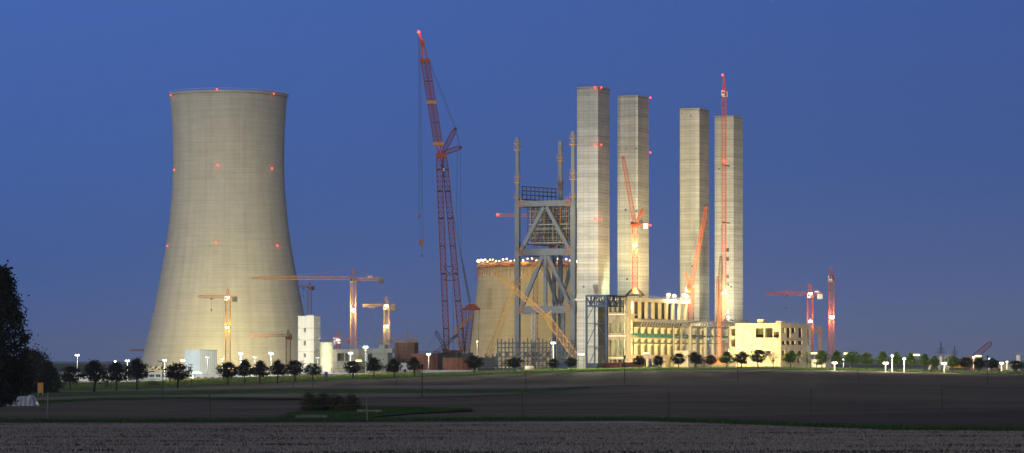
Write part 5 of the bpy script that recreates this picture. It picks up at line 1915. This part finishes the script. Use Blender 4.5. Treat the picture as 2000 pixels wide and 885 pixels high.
# ================================================================== TREES
def leaf(mb, c, s, rnd):
    n = Vector((rnd.gauss(0, 1), rnd.gauss(0, 1), rnd.gauss(0, 1) + 0.4)).normalized()
    a = n.orthogonal().normalized()
    b = n.cross(a)
    t = rnd.uniform(0, 6.28)
    a, b = a * math.cos(t) + b * math.sin(t), b * math.cos(t) - a * math.sin(t)
    k = len(mb.v)
    for x, y in ((-1, 0), (0, -0.6), (1, 0), (0, 0.6)):
        mb.v.append(tuple(c + a * (x * s) + b * (y * s)))
    mb.f.append((k, k + 1, k + 2, k + 3))


def crown_mesh(seed, h0, h1, rad, shape, n_clump, per, ls, clump_r, gap=0.0):
    """leaf clumps over a crown between h0 and h1 whose half width at fraction f is rad*shape(f)"""
    rnd = random.Random(seed)
    mb = MB()
    lob = [(rnd.uniform(0, 6.28), rnd.uniform(0.08, 0.2)) for _ in range(4)]
    cl = []
    for i in range(n_clump):
        f = rnd.random()
        ang = rnd.uniform(0, 6.28)
        w = shape(f) * rad
        w *= 1 + sum(a * math.sin((j + 2) * ang + p + f * 5) for j, (p, a) in enumerate(lob)) * 0.8
        r = w * (rnd.random() ** 0.38)
        c = Vector((r * math.cos(ang), r * math.sin(ang), h0 + (h1 - h0) * f))
        cl.append(c)
        cr_ = clump_r * rnd.uniform(0.6, 1.35)
        for _ in range(per):
            d = Vector((rnd.gauss(0, 1), rnd.gauss(0, 1), rnd.gauss(0, 0.8))) * (cr_ * 0.5)
            leaf(mb, c + d, ls * rnd.uniform(0.6, 1.3), rnd)
    return mb, cl


def limbs(seed, base_r, h0, top, targets, n=9):
    rnd = random.Random(seed)
    mb = MB()
    mid = Vector((rnd.uniform(-.08, .08), rnd.uniform(-.08, .08), h0))
    mb.tube((0, 0, -0.3), mid, base_r, base_r * 0.75, 8)
    up = Vector((rnd.uniform(-.2, .2), rnd.uniform(-.2, .2), h0 + (top - h0) * 0.7))
    mb.tube(mid, up, base_r * 0.75, base_r * 0.2, 6)
    for c in rnd.sample(targets, min(n, len(targets))):
        f = rnd.uniform(0.0, 0.55)
        s = mid.lerp(up, f)
        mb.tube(s, s.lerp(c, 0.85), base_r * 0.38, base_r * 0.08, 5)
    return mb


lime = lambda f: max(0.05, (math.sin(math.pi * min(1, f * 0.88 + 0.17)) ** 0.8) * (1 - 0.25 * f))
roundc = lambda f: max(0.05, math.sin(math.pi * min(1, 0.1 + f * 0.86)) ** 0.6)

VAR = []
for i in range(7):                            # unit trees, 1 m half width, crown from 0.28 to 1 of the height (height 2.6)
    H = 2.6
    mb, cl = crown_mesh(100 + i, 1.0, H - 0.10, 0.92, lime if i % 2 == 0 else roundc, 120, 22, 0.075, 0.27)
    tr = limbs(200 + i, 0.085, 0.85, H * 0.85, cl, 14)
    VAR.append((mb, tr))
for i in range(2):                            # thin crowns
    mb, cl = crown_mesh(150 + i, 1.0, H - 0.12, 0.9, roundc, 60, 9, 0.06, 0.34)
    tr = limbs(250 + i, 0.07, 0.75, H * 0.85, cl, 22)
    VAR.append((mb, tr))
TM = {}


def tree(label, px, top, base, width, var, leafm, group='avenue trees along the road', Y=None, name='avenue_tree', stretch=None, trunk='bark'):
    if Y is None:
        Y = min(gY(px, base - 1), 1100 + random.uniform(-6, 0))
    k = Y / FPX
    g = G(px, Y)
    h = P(px, top, Y).z - g.z
    w = width * k / 2
    t = thing(name, label, 'tree', g, random.uniform(0, 6.28), group)
    key = (var, leafm)
    if key not in TM:
        TM[key] = (VAR[var][0].mesh('crown', leafm), VAR[var][1].mesh('trunk', trunk))
    sx, sz = w / 0.78 * random.uniform(0.92, 1.08), h / 2.6 * 1.02
    for me, nm in zip(TM[key], ('crown', 'trunk')):
        o = bpy.data.objects.new(nm, me)
        C.objects.link(o)
        o.parent = t
        o.scale = (sx, sx, sz)
    return t


TREES = [
    ('leftmost avenue tree, right of the yellow sign', 138, 717, 765, 36, 1, 'leaf_silhouette'),
    ('second avenue tree from the left edge, broad and dark', 183, 707, 767, 46, 0, 'leaf_silhouette'),
    ('third avenue tree from the left edge, under a lamp post', 227, 709, 765, 40, 2, 'leaf_silhouette'),
    ('fourth avenue tree from the left edge, pointed at the cooling tower foot', 267, 702, 763, 38, 4, 'leaf_silhouette'),
    ('lone avenue tree before the blue and white shed', 346, 711, 760, 38, 3, 'leaf_silhouette'),
    ('avenue tree at the foot of the lit yellow crane', 445, 709, 754, 34, 1, 'leaf_silhouette'),
    ('second dark tree right of the yellow crane mast', 479, 704, 752, 32, 0, 'leaf_silhouette'),
    ('third dark tree right of the yellow crane mast', 508, 706, 752, 31, 2, 'leaf_silhouette'),
    ('dark avenue tree below the end of the short orange jib', 542, 705, 750, 33, 4, 'leaf_silhouette'),
    ('dark avenue tree left of the white stair block', 577, 705, 747, 33, 3, 'leaf_silhouette'),
    ('dark avenue tree in front of the white stair block', 611, 711, 745, 28, 5, 'leaf_silhouette'),
    ('dark avenue tree in front of the grey block', 689, 706, 742, 26, 1, 'leaf_silhouette'),
    ('dark avenue tree in front of the greenish block', 730, 700, 740, 30, 0, 'leaf_silhouette'),
    ('dark spreading tree left of the white gabled tent', 769, 702, 741, 30, 6, 'leaf_silhouette'),
    ('dark avenue tree in front of the large rust brown tank', 809, 699, 737, 28, 2, 'leaf_silhouette'),
    ('dark avenue tree right of the giant crane foot', 927, 696, 732, 28, 3, 'leaf_silhouette'),
    ('small dark tree before the left end of the blue steel skeleton', 1005, 699, 726, 24, 5, 'leaf_silhouette'),
    ('slim small dark tree at the middle of the blue steel skeleton', 1081, 702, 722, 17, 1, 'leaf_silhouette'),
    ('small dark tree beside the leaning yellow boom foot', 1116, 699, 722, 19, 3, 'leaf_silhouette'),
    ('small tree in front of the dark red containers', 1248, 695, 722, 20, 5, 'leaf_silhouette'),
    ('small tree left of the white plant housing', 1286, 695, 722, 19, 3, 'leaf_silhouette'),
    ('tree before the white plant housing of the hall', 1325, 691, 721, 24, 1, 'leaf_silhouette'),
    ('broadest tree in front of the pale steel frame', 1357, 688, 720, 26, 5, 'leaf_silhouette'),
    ('slim tree right of the broadest one at the steel frame', 1388, 694, 719, 18, 3, 'leaf_silhouette'),
    ('loose green tree at the right end of the steel frame', 1419, 688, 718, 23, 6, 'leaf_lamplit'),
    ('dark round tree before the left end of the control building', 1449, 687, 717, 24, 5, 'leaf_silhouette'),
    ('wide dark tree before the bright face of the control building', 1481, 684, 717, 28, 1, 'leaf_silhouette'),
    ('thin ochre tree with sparse leaves at the control building', 1510, 688, 717, 21, 7, 'leaf_ochre'),
    ('green round tree before the shaded face of the control building', 1545, 686, 717, 25, 5, 'leaf_lamplit'),
    ('sparse green tree at the right corner of the control building', 1576, 687, 717, 23, 8, 'leaf_lamplit'),
    ('green tree before the yellow gantry', 1606, 686, 717, 23, 3, 'leaf_lamplit'),
    ('green tree at the foot of the end-on red crane', 1634, 686, 718, 22, 0, 'leaf_lamplit'),
    ('green dome-shaped tree right of the small lamp post', 1665, 687, 718, 25, 5, 'leaf_lamplit'),
    ('green tree standing free against the sky, second right of the cranes', 1693, 690, 719, 22, 3, 'leaf_lamplit'),
    ('green tree behind the low bright lamp', 1724, 688, 719, 24, 2, 'leaf_lamplit'),
    ('green tree touching the taller lamp post', 1751, 689, 720, 21, 4, 'leaf_lamplit'),
    ('green tree right of the twin-lamp post', 1778, 691, 722, 22, 0, 'leaf_lamplit'),
    ('green egg-shaped tree standing free left of the silos', 1806, 692, 724, 22, 2, 'leaf_lamplit'),
    ('green tree before the pale domed shelter', 1825, 696, 724, 19, 4, 'leaf_lamplit'),
    ('green tree right of the white silos', 1860, 696, 727, 24, 5, 'leaf_lamplit'),
    ('dark tree left of the far red boom', 1886, 699, 727, 24, 1, 'leaf_silhouette'),
    ('dark tree right of the white lamp post at the red boom', 1913, 701, 728, 20, 3, 'leaf_silhouette'),
    ('dark tree left of the most glaring lamp', 1937, 700, 729, 20, 5, 'leaf_silhouette'),
    ('last avenue tree at the right edge of the picture', 1986, 705, 730, 22, 1, 'leaf_silhouette'),
]
for a in TREES:
    tree(*a)


# big dark trees at the left edge
def big_tree(label, px, top, base, half, Y, seed, shape, nclump, ls, h0f=0.1):
    k = Y / FPX
    g = G(px, Y)
    H_ = P(px, top, Y).z - g.z
    r = half * k
    t = thing('broadleaf_tree', label, 'tree', g, 0, 'dark trees at the left edge')
    mb, cl = crown_mesh(seed, H_ * h0f, H_ - 0.4, r * 0.95, shape, nclump, 34, ls, r * 0.24)
    mb.build('crown', 'leaf_silhouette', t)
    limbs(seed + 1, max(0.25, r * 0.09), H_ * 0.16, H_, cl, 30).build('trunk', 'bark', t)
    return t


poplar = lambda f: max(0.06, (0.55 + 0.5 * math.sin(math.pi * min(1, f * 0.95 + 0.02))) * (1 - f ** 3 * 0.75))
big_tree('tallest dark tree cut by the left edge of the picture', 2, 523, 790, 55, 520, 31, poplar, 520, 0.26, 0.03)
big_tree('dark tree whose crown fills the corner behind the tallest tree', -62, 585, 790, 60, 560, 37, poplar, 380, 0.26, 0.03)
big_tree('rounded dark tree right of the tallest tree, behind the yellow sign', 62, 682, 770, 42, 900, 41, roundc, 300, 0.24, 0.02)
big_tree('low conical dark tree at the right end of the dark group', 95, 706, 768, 26, 880, 43, lime, 200, 0.22, 0.02)
big_tree('low dark tree under the tallest tree, left of the yellow sign', 34, 700, 785, 30, 620, 47, roundc, 240, 0.22, 0.0)
big_tree('dark shrubby tree at the very left edge near the plastic-covered heap', -8, 725, 795, 20, 500, 53, roundc, 200, 0.17, 0.0)


# shrubs in the field
def shrub(label, px, top, base, half, Y, seed):
    k = Y / FPX
    g = G(px, Y)
    H_ = P(px, top, Y).z - g.z
    t = thing('shrub', label, 'bush', g, 0, 'field bushes')
    mb, cl = crown_mesh(seed, 0.05, H_ - 0.1, half * k, roundc, 110, 30, 0.075, half * k * 0.4)
    mb.build('foliage', 'leaf_bush', t)
    limbs(seed + 1, 0.06, 0.3, H_ * 0.9, cl, 14).build('stem', 'bark', t)


shrub('small dark conical bush between the second and third avenue trees', 207, 733, 757, 8, 1010, 91)
shrub('low dark bush left of the leftmost avenue tree', 118, 741, 760, 12, 1000, 92)
shrub('low wide bush between the fourth avenue tree and lone tree', 300, 745, 757, 16, 1020, 93)
ybush = gY(640, 806)
shrub('leftmost of the brown field bushes, beside the broken wall', 603, 770, 806, 18, ybush, 61)
shrub('tallest middle bush of the field clump', 632, 769, 806, 20, ybush + 3, 63)
shrub('bush between the tallest and rightmost field bushes', 658, 773, 806, 18, ybush + 1, 65)
shrub('rightmost of the brown field bushes', 684, 772, 804, 19, ybush - 1, 67)
# low broken concrete wall in front of the bushes
yw = gY(608, 819)
t = thing('low_wall', 'low dark concrete wall stub at the foot of the field bushes', 'wall', G(608, yw), R(3))
k = yw / FPX
for i in range(5):
    w_ = 62 * k / 5
    MB().b2(-31 * k + i * w_, -31 * k + (i + 1) * w_ - 0.03, -0.2, 0.2, -0.2, (9.5 - abs(i - 2) * 0.7) * k).build('wall_block', 'rubble', t)
yw = gY(720, 808)
t = thing('feed_trough', 'long pale plank trough on the grass right of the field bushes', 'trough', G(722, yw), R(2))
k = yw / FPX
for i in range(3):
    MB().bar((-24 * k, -0.3 + 0.3 * i, 0.22 + 0.12 * (i % 2)), (24 * k, -0.3 + 0.3 * i, 0.18 + 0.12 * (i % 2)), 0.12, 0.18).build('plank', 'post', t)
for x in (-18, 0, 18):
    MB().bar((x * k, 0, -0.1), (x * k, 0, 0.25), 0.12).build('trestle', 'post', t)

# grass blades and weeds
def tufts(name, label, areas, n, h, material, seed, s=0.25):
    rnd = random.Random(seed)
    mb = MB()
    for _ in range(n):
        (pa, pb, lo, hi, sp) = rnd.choice(areas)
        px = rnd.uniform(pa, pb)
        a, b = lerp_tab(lo, px), lerp_tab(hi, px)
        if sp == 'py':
            Y = gY(px, rnd.uniform(min(a, b), max(a, b)))
        else:
            Y = rnd.uniform(a, b)
        g = G(px, Y)
        for j in range(4):
            an = rnd.uniform(0, 6.28)
            d = Vector((math.cos(an), math.sin(an), 0)) * s * rnd.uniform(0.2, 1)
            hh = h * rnd.uniform(0.4, 1.2)
            o = g + Vector((rnd.uniform(-s, s), rnd.uniform(-s, s), 0))
            mb.quad(o - d * 0.35, o + d * 0.35, o + d * 0.8 + Vector((0, 0, hh)))
    o = mb.build(name, material)
    return tag(o, label, 'grass', kind='stuff')


tufts('field_grass', 'short tufty grass on the field margins', [
    (-200, 2200, [(p, e - 2.4) for p, e in EDGE], [(-900, 823), (500, 822.5), (1250, 818.5), (1400, 824), (1750, 837.5), (2000, 840), (2900, 846)], 'py'),
    (-200, 1150, [(-900, 772), (100, 775), (300, 771), (560, 768.5), (900, 768), (1040, 767), (1200, 757)], [(-900, 766), (100, 768), (300, 764), (560, 760.5), (900, 761), (1040, 761), (1200, 756)], 'py'),
    (60, 600, [(60, 788), (200, 781.5), (350, 779), (600, 781)], [(60, 785), (200, 778.5), (350, 777.5), (600, 780)], 'py'),
    (560, 920, [(545, 818), (700, 817), (800, 808), (932, 803.4)], [(545, 814), (640, 798), (700, 796), (820, 799), (932, 803)], 'py')], 26000, 0.34, 'grass', 71, 0.16)
tufts('roadside_grass', 'long grass on the verge along the avenue', [(-150, 2150, [(-900, 1000), (0, 950), (500, 1010), (1000, 1070), (2000, 1095)], [(-900, 1190), (2900, 1198)], 'Y')], 30000, 0.6, 'lit_verge_grass', 72, 0.3)
tufts('dry_weeds', 'tall dry weeds along the site fence', [(330, 820, [(0, 1150), (2000, 1160)], [(0, 1200), (2000, 1205)], 'Y')], 9000, 1.1, 'weeds', 73, 0.3)

def stubble(name, label, n, material, seed, h, wid, ya=88.0, yb=250.0, rows=0.0, patches=0):
    rnd = random.Random(seed)
    spots = [(rnd.uniform(-100, 2100), ya + (yb - ya) * rnd.random(), rnd.uniform(40, 260), rnd.uniform(0.4, 2.2)) for _ in range(patches)]
    mb = MB()
    v, f = mb.v, mb.f
    for _ in range(n):
        Y = ya + (yb - ya) * rnd.random() ** 0.8
        px = rnd.uniform(-120, 2120)
        if spots:
            c = rnd.choice(spots)
            px, Y = c[0] + rnd.gauss(0, c[2]), c[1] + rnd.gauss(0, c[3])
            if Y < 80:
                continue
        if Y > gYedge(px) - 0.5:
            continue
        x = (px - 1000) / FPX * Y
        if rows:
            Y = round(Y / rows) * rows + rnd.gauss(0, rows * 0.12)
        z = gz(x, Y) + 0.04
        for j in range(2):
            an = rnd.uniform(0, 6.28)
            w = wid * rnd.uniform(0.5, 1.3)
            dx, dy = math.cos(an) * w, math.sin(an) * w
            hh = h * rnd.uniform(0.5, 1.3)
            ox, oy = rnd.uniform(-.12, .12), rnd.uniform(-.12, .12)
            k = len(v)
            v += [(x + ox - dx, Y + oy - dy, z), (x + ox + dx, Y + oy + dy, z), (x + ox + dx * rnd.uniform(0.2, 1.6), Y + oy + dy, z + hh), (x + ox - dx * rnd.uniform(0.0, 0.8), Y + oy - dy, z + hh * rnd.uniform(0.6, 1))]
            f.append((k, k + 1, k + 2, k + 3))
    return tag(mb.build(name, material), label, 'stubble', kind='stuff')


EY_T = [(p, gY(p, e)) for p, e in [(q, lerp_tab(EDGE, q)) for q in range(-200, 2300, 50)]]


def gYedge(px):
    return lerp_tab(EY_T, px)


stubble('straw_stubble', 'pale cut straw stubble standing on the near field', 95000, 'straw', 81, 0.075, 0.022, rows=0.62)
stubble('dark_regrowth', 'dark weeds and clods scattered over the near stubble', 11000, 'weed_dark', 82, 0.075, 0.045, patches=70)

# ================================================================== FENCES, POLES, SIGNS
FENCE = [(-210, 764, 824), (92, 766, 822), (411, 768, 821), (718, 771, 823), (1022, 769, 819), (1306, 763, 822), (1584, 758, 808), (1840, 757, 804), (2110, 755, 800)]
t = thing('wire_fence', 'wire fence on tall thin posts along the near field margin', 'fence', (0, 0, 0))
prev = None
for px, top, base in FENCE:
    Y = gY(px, base)
    g = G(px, Y)
    h = P(px, top, Y).z - g.z
    lean = Vector((random.uniform(-.12, .12), 0, 0))
    pm = 'post' if px in (92, 718) else 'pole'
    MB().tube(g - Vector((0, 0, 0.3)), g + Vector((0, 0, h)) + lean, 0.055, 0.045, 7).build('fence_post', pm, t)
    tops = [g + lean * f + Vector((0, -0.06, h * f)) for f in (0.97, 0.66, 0.36)]
    if prev:
        m = MB()
        for a, b in zip(prev, tops):
            for j in range(8):
                f0, f1 = j / 8, (j + 1) / 8
                sg = lambda f: Vector((0, 0, -4 * 0.28 * f * (1 - f)))
                m.bar(a.lerp(b, f0) + sg(f0), a.lerp(b, f1) + sg(f1), 0.012)
        m.build('fence_wire', 'cable', t)
    prev = tops

POLES = [
    ('dark utility pole with cross-arm left of the lone avenue tree', 318, 704, 778, 1),
    ('utility pole with two cross-arms before the blue and white shed', 373.5, 711, 756, 2),
    ('thin pole before the left edge of the white stair block', 573, 712, 758, 0),
    ('thin pole below the white stair block, by a dark avenue tree', 610, 715, 760, 0),
    ('thin pole before the white gabled tent', 775, 715, 754, 0),
    ('dark pole with a lamp-shaped head before the rust brown tank', 824, 720, 778, 3),
    ('short pole below the boiler frame skeleton', 1027, 724, 759, 0),
    ('dark pole with a lamp-shaped head at the dark red container', 1220, 701, 749, 3),
    ('dark pole at the left corner of the control building', 1441, 703, 747, 3),
    ('dark pole right of the dome-shaped green tree', 1676, 698, 742, 0),
    ('dark pole between the last dark avenue trees', 1929, 700, 752, 3),
]
for lab, px, top, base, kind in POLES:
    Y = gY(px, base)
    g = G(px, Y)
    h = P(px, top, Y).z - g.z
    t = thing('utility_pole', lab, 'pole', g, 0, 'field poles')
    MB().tube((0, 0, -0.3), (random.uniform(-.06, .06), 0, h), 0.12 if kind else 0.07, 0.08 if kind else 0.05, 8).build('shaft', 'pole', t)
    if kind in (1, 2):
        for i in range(kind):
            MB().bar((-0.9, 0, h - 0.25 - i * 0.8), (0.5, 0, h - 0.25 - i * 0.8), 0.12).build('cross_arm', 'pole', t)
            for x in (-0.85, -0.3, 0.45):
                MB().tube((x, 0, h - 0.2 - i * 0.8), (x, 0, h - i * 0.8 + 0.05), 0.06, 0.04, 6).build('insulator', 'dark_steel', t)
    if kind == 3:
        MB().tube((0, 0, h - 0.1), (0, 0, h + 0.5), 0.2, 0.26, 8).ball((0, 0, h + 0.5), 0.26, 8, 5).build('lamp_head', 'black_steel', t)

# site fence behind the avenue
t = thing('site_fence', 'long dark mesh fence on posts between the avenue and the plant', 'fence', (0, 0, 0))
for i in range(56):
    px = 430 + i * 7.4
    g = G(px, 1172)
    MB().bar(g, g + Vector((0, 0, 2.0)), 0.09).build('fence_post', 'black_steel', t)
m = MB()
for i in range(55):
    a, b = G(430 + i * 7.4, 1172), G(430 + (i + 1) * 7.4, 1172)
    for h in (0.3, 1.1, 1.95):
        m.bar(a + Vector((0, 0, h)), b + Vector((0, 0, h)), 0.05)
m.build('fence_rails', 'black_steel', t)
t = thing('barrier', 'low post railing in front of the control building', 'railing', (0, 0, 0))
m = MB()
for i in range(22):
    g = G(1440 + i * 7, 1160)
    MB().bar(g, g + Vector((0, 0, 1.7)), 0.08).build('railing_post', 'timber', t)
    if i:
        m.bar(pg + Vector((0, 0, 1.5)), g + Vector((0, 0, 1.5)), 0.05)
    pg = g
m.build('rail', 'timber', t)

# yellow notice board
Y = 800.0
g = G(79, Y)
k = Y / FPX
t = thing('notice_board', 'yellow notice board on two posts beside the dark trees', 'sign', g, R(4))
w_, z0, z1 = 11 * k, (772 - 766) * k, (772 - 746) * k
for s in (-1, 1):
    MB().bar((s * w_ * 0.4, 0.08, -0.3), (s * w_ * 0.4, 0.08, z1), 0.1).build('post', 'galv', t)
bd = MB().b2(-w_ / 2, w_ / 2, -0.04, 0.02, z0, z1).build('board', 'sign', t)
for i, (a, b) in enumerate(((-.3, .1), (-.36, .3), (-.36, .22), (-.3, .34), (-.36, .1))):
    MB().b2(a * w_, b * w_, -0.05, -0.041, z1 - (i + 1.2) * (z1 - z0) / 7, z1 - (i + 0.95) * (z1 - z0) / 7).build('printed_line', 'sign_print', bd)
# plastic covered heap
Y = gY(42, 793)
g = G(42, Y)
k = Y / FPX
t = thing('covered_heap', 'pale plastic-covered bale heap below the yellow notice board', 'bale heap', g)
rnd = random.Random(5)
v, f = [], []
nx, ny = 26, 8
for i in range(nx + 1):
    for j in range(ny + 1):
        u, w2 = i / nx, j / ny
        hgt = (min(1, u * 9) * min(1, (1 - u) * 6)) ** 0.5 * (min(1, w2 * 5) * min(1, (1 - w2) * 5)) ** 0.5
        top_ = (20 if u < 0.62 else 16 + 6 * math.sin((u - 0.62) * 8)) * k
        v.append(((u - 0.5) * 60 * k, w2 * 4.0 - 1, hgt * top_ + rnd.uniform(-0.05, 0.05) * (hgt > 0.2) - 0.05))
for i in range(nx):
    for j in range(ny):
        a = i * (ny + 1) + j
        f.append((a, a + ny + 1, a + ny + 2, a + 1))
me = bpy.data.meshes.new('plastic_cover')
me.from_pydata(v, [], f)
me.materials.append(M['sheet'])
o = bpy.data.objects.new('plastic_cover', me)
C.objects.link(o)
o.parent = t
m = MB()
for i in range(7):
    x = (-26 + i * 8.5) * k
    MB().bar((x, -1.08, 0), (x + 0.1, -0.75, 15 * k), 0.06).build('tie_strap', 'slate_steel', t)
MB().bar((-2 * k, -0.2, 20 * k), (14 * k, 0.3, 21 * k), 0.12).bar((4 * k, 0.1, 18 * k), (8 * k, 0.2, 25 * k), 0.1).build('weighting_branch', 'bark', t)

# road signs seen from behind on the avenue
for lab, px, top in (('round road sign silhouette before the white gabled tent', 791, 724), ('blue panel sign before the violet light strip', 637, 727)):
    Y = 1110
    g = G(px, Y)
    k = Y / FPX
    h = P(px, top, Y).z - g.z
    t = thing('road_sign', lab, 'sign', g)
    MB().tube((0, 0, 0), (0, 0, h), 0.05, 0.05, 6).build('post', 'dark_steel', t)
    if px == 791:
        MB().tube((0, -0.05, h), (0, -0.02, h), 0.5, 0.5, 16).build('disc', 'black_steel', t)
    else:
        MB().b2(-0.55, 0.55, -0.07, -0.03, h - 1.6, h + 0.2).build('panel', 'container_blue', t)

# ================================================================== RIGHT END OF THE SITE
def silo(label, px, half, top, Y, material='white'):
    g = G(px, Y)
    k = Y / FPX
    r, H_ = half * k, P(px, top, Y).z - g.z
    t = thing('silo', label, 'silo', g, 0, 'batching plant silos')
    MB().tube((0, 0, 1.6), (0, 0, H_ - 0.3), r, r, 20).build('silo_shell', material, t)
    MB().tube((0, 0, 0.6), (0, 0, 1.6), r * 0.25, r, 20).build('hopper', material, t)
    MB().tube((0, 0, H_ - 0.3), (0, 0, H_), r * 0.98, r * 0.5, 20).build('cap', material, t)
    for a in range(4):
        x, y = r * 0.85 * math.cos(a * 1.57 + 0.78), r * 0.85 * math.sin(a * 1.57 + 0.78)
        MB().bar((x, y, 0), (x, y, 1.8), 0.18).build('leg', 'galv', t)
    m = MB()
    for i in range(12):
        a = 2 * math.pi * i / 12
        m.bar((r * math.cos(a), r * math.sin(a), H_ - 0.2), (r * math.cos(a), r * math.sin(a), H_ + 0.9), 0.07)
    m.build('top_railing', 'galv', t)


silo('tallest white silo of the pair near the right', 1838, 3.0, 696, 1330)
silo('shorter white silo right behind the lamp', 1847, 3.0, 699, 1340)
silo('white silo with a railing, right of the lamp among silos', 1852.5, 3.2, 696.5, 1325)
silo('cream silo tower close to the right edge', 1990, 5.0, 693, 1350)
building('block', 'orange red shed at the foot of the far red boom', 'shed', 1894, 1906, 1911, 705, 1400, 'rust', right_len=6, parapet=False)
building('block', 'long low orange red wall behind the last dark avenue trees', 'wall', 1921, 1950, 1956, 720, 1360, 'rust', right_len=6, parapet=False)
building('block', 'pale green cabin behind the glaring lamps at the right edge', 'cabin', 1950, 1978, 1984, 711, 1400, 'green_conc', right_len=6, parapet=False)
building('low_hall', 'low lit cabin between the control building and end-on red crane', 'cabin', 1585, 1612, 1618, 703, 1300, 'white_panel', right_len=8,
         holes_l=[(1588, 1596, 707, 711), (1600, 1609, 707, 711)], parapet=True, z_drop=0.3)
# domed shelter
g = G(1826, 1320)
k = 1320 / FPX
t = thing('domed_shelter', 'pale domed canvas shelter left of the white silos', 'shelter', g)
v, f = [], []
for j in range(2):
    for i in range(13):
        a = math.pi * i / 12
        v.append((9.5 * k * math.cos(a), j * 6.0, 14 * k * math.sin(a)))
for i in range(12):
    f.append((i, i + 1, 14 + i, 13 + i))
f.append(tuple(range(13, 26)))
me = bpy.data.meshes.new('canvas')
me.from_pydata(v, [], f)
me.materials.append(M['white'])
o = bpy.data.objects.new('canvas', me)
C.objects.link(o)
o.parent = t
for j in (0, 3, 6):
    m = MB()
    for i in range(12):
        a, b = math.pi * i / 12, math.pi * (i + 1) / 12
        m.bar((9.6 * k * math.cos(a), j, 14.2 * k * math.sin(a)), (9.6 * k * math.cos(b), j, 14.2 * k * math.sin(b)), 0.12)
    m.build('hoop', 'galv', t)
# heaps of sand in the yard
for lab, px, w_, top, Y in (('pale gravel heap below the far red boom', 1893, 9, 722, 1250), ('pale sand heap left of the glaring lamps', 1925, 10, 721, 1255), ('sand heap under the glaring lamps', 1965, 13, 723, 1250), ('grey heap beside the red containers at the hall', 1276, 17, 712.5, 1228)):
    g = G(px, Y)
    k = Y / FPX
    H_ = P(px, top, Y).z - g.z
    rnd = random.Random(px)
    mb = MB()
    n = 16
    rings = [(1.0, 0.0), (0.75, 0.35), (0.45, 0.75), (0.15, 1.0)]
    for r_, hh in rings:
        for i in range(n):
            a = 2 * math.pi * i / n
            q = r_ * rnd.uniform(0.9, 1.1)
            mb.v.append((w_ * k * q * math.cos(a), 3 * q * math.sin(a), hh * H_ * rnd.uniform(0.9, 1.1) - (0.2 if hh == 0 else 0)))
    for j in range(3):
        for i in range(n):
            a, b = j * n + i, j * n + (i + 1) % n
            mb.f.append((a, b, b + n, a + n))
    mb.f.append(tuple(3 * n + i for i in range(n)))
    o = mb.build('gravel_heap', 'site_ground')
    o.location = g
    tag(o, lab, 'heap')


# far power pylons
def pylon(label, px, top, Y, arm):
    g = G(px, Y)
    k = Y / FPX
    H_ = P(px, top, Y).z - g.z
    t = thing('power_pylon', label, 'pylon', g, 0, 'distant power pylons')
    MB().lattice((0, 0, 0), (0, 0, H_), H_ * 0.13, H_ * 0.13, 14, 0.3, taper1=0.12, tlen=0.95).build('mast', 'slate_steel', t)
    for f, w in ((0.55, 1.0), (0.68, 0.8), (0.42, 0.6)):
        MB().bar((-arm * k * w, 0, H_ * f), (arm * k * w, 0, H_ * f), 0.5).bar((-arm * k * w, 0, H_ * f), (0, 0, H_ * f + 3), 0.35).bar((arm * k * w, 0, H_ * f), (0, 0, H_ * f + 3), 0.35).build('cross_arm', 'slate_steel', t)


pylon('nearer faint power pylon above the white silos', 1838, 667, 4200, 9)
pylon('farther faint power pylon right of the white silos', 1864.5, 676, 5200, 7)
t = thing('distant_crane_jib', 'faint orange jib tip poking out left of the cooling tower', 'tower crane', P(266, 684, 2150))
MB().lattice((-12 * 0.33, 0, 0), (14 * 0.33, 20, 0), 1.2, 1.2, 8, 0.15).build('jib', 'orange_steel', t)
MB().lattice((14 * 0.33, 20, gz(t.location.x, 2170) - t.location.z), (14 * 0.33, 20, 2), 2, 2, 16, 0.2).build('mast', 'orange_steel', t)

# evening haze: one closed box of thin even air round the camera and everything built
hb = MB().b2(-31000, 31000, -120, 25500, -30, 168)
hm = bpy.data.materials.new('thin_air')
hm.use_nodes = True
hn = hm.node_tree
hn.nodes.remove(hn.nodes['Principled BSDF'])
pv = hn.nodes.new('ShaderNodeVolumePrincipled')
pv.inputs['Color'].default_value = (0.94, 0.96, 1.0, 1)
pv.inputs['Density'].default_value = 4.0e-5
pv.inputs['Anisotropy'].default_value = 0.2
hn.links.new(pv.outputs[0], hn.nodes['Material Output'].inputs['Volume'])
M['haze'] = hm
tag(hb.build('haze', 'haze'), kind='stuff')
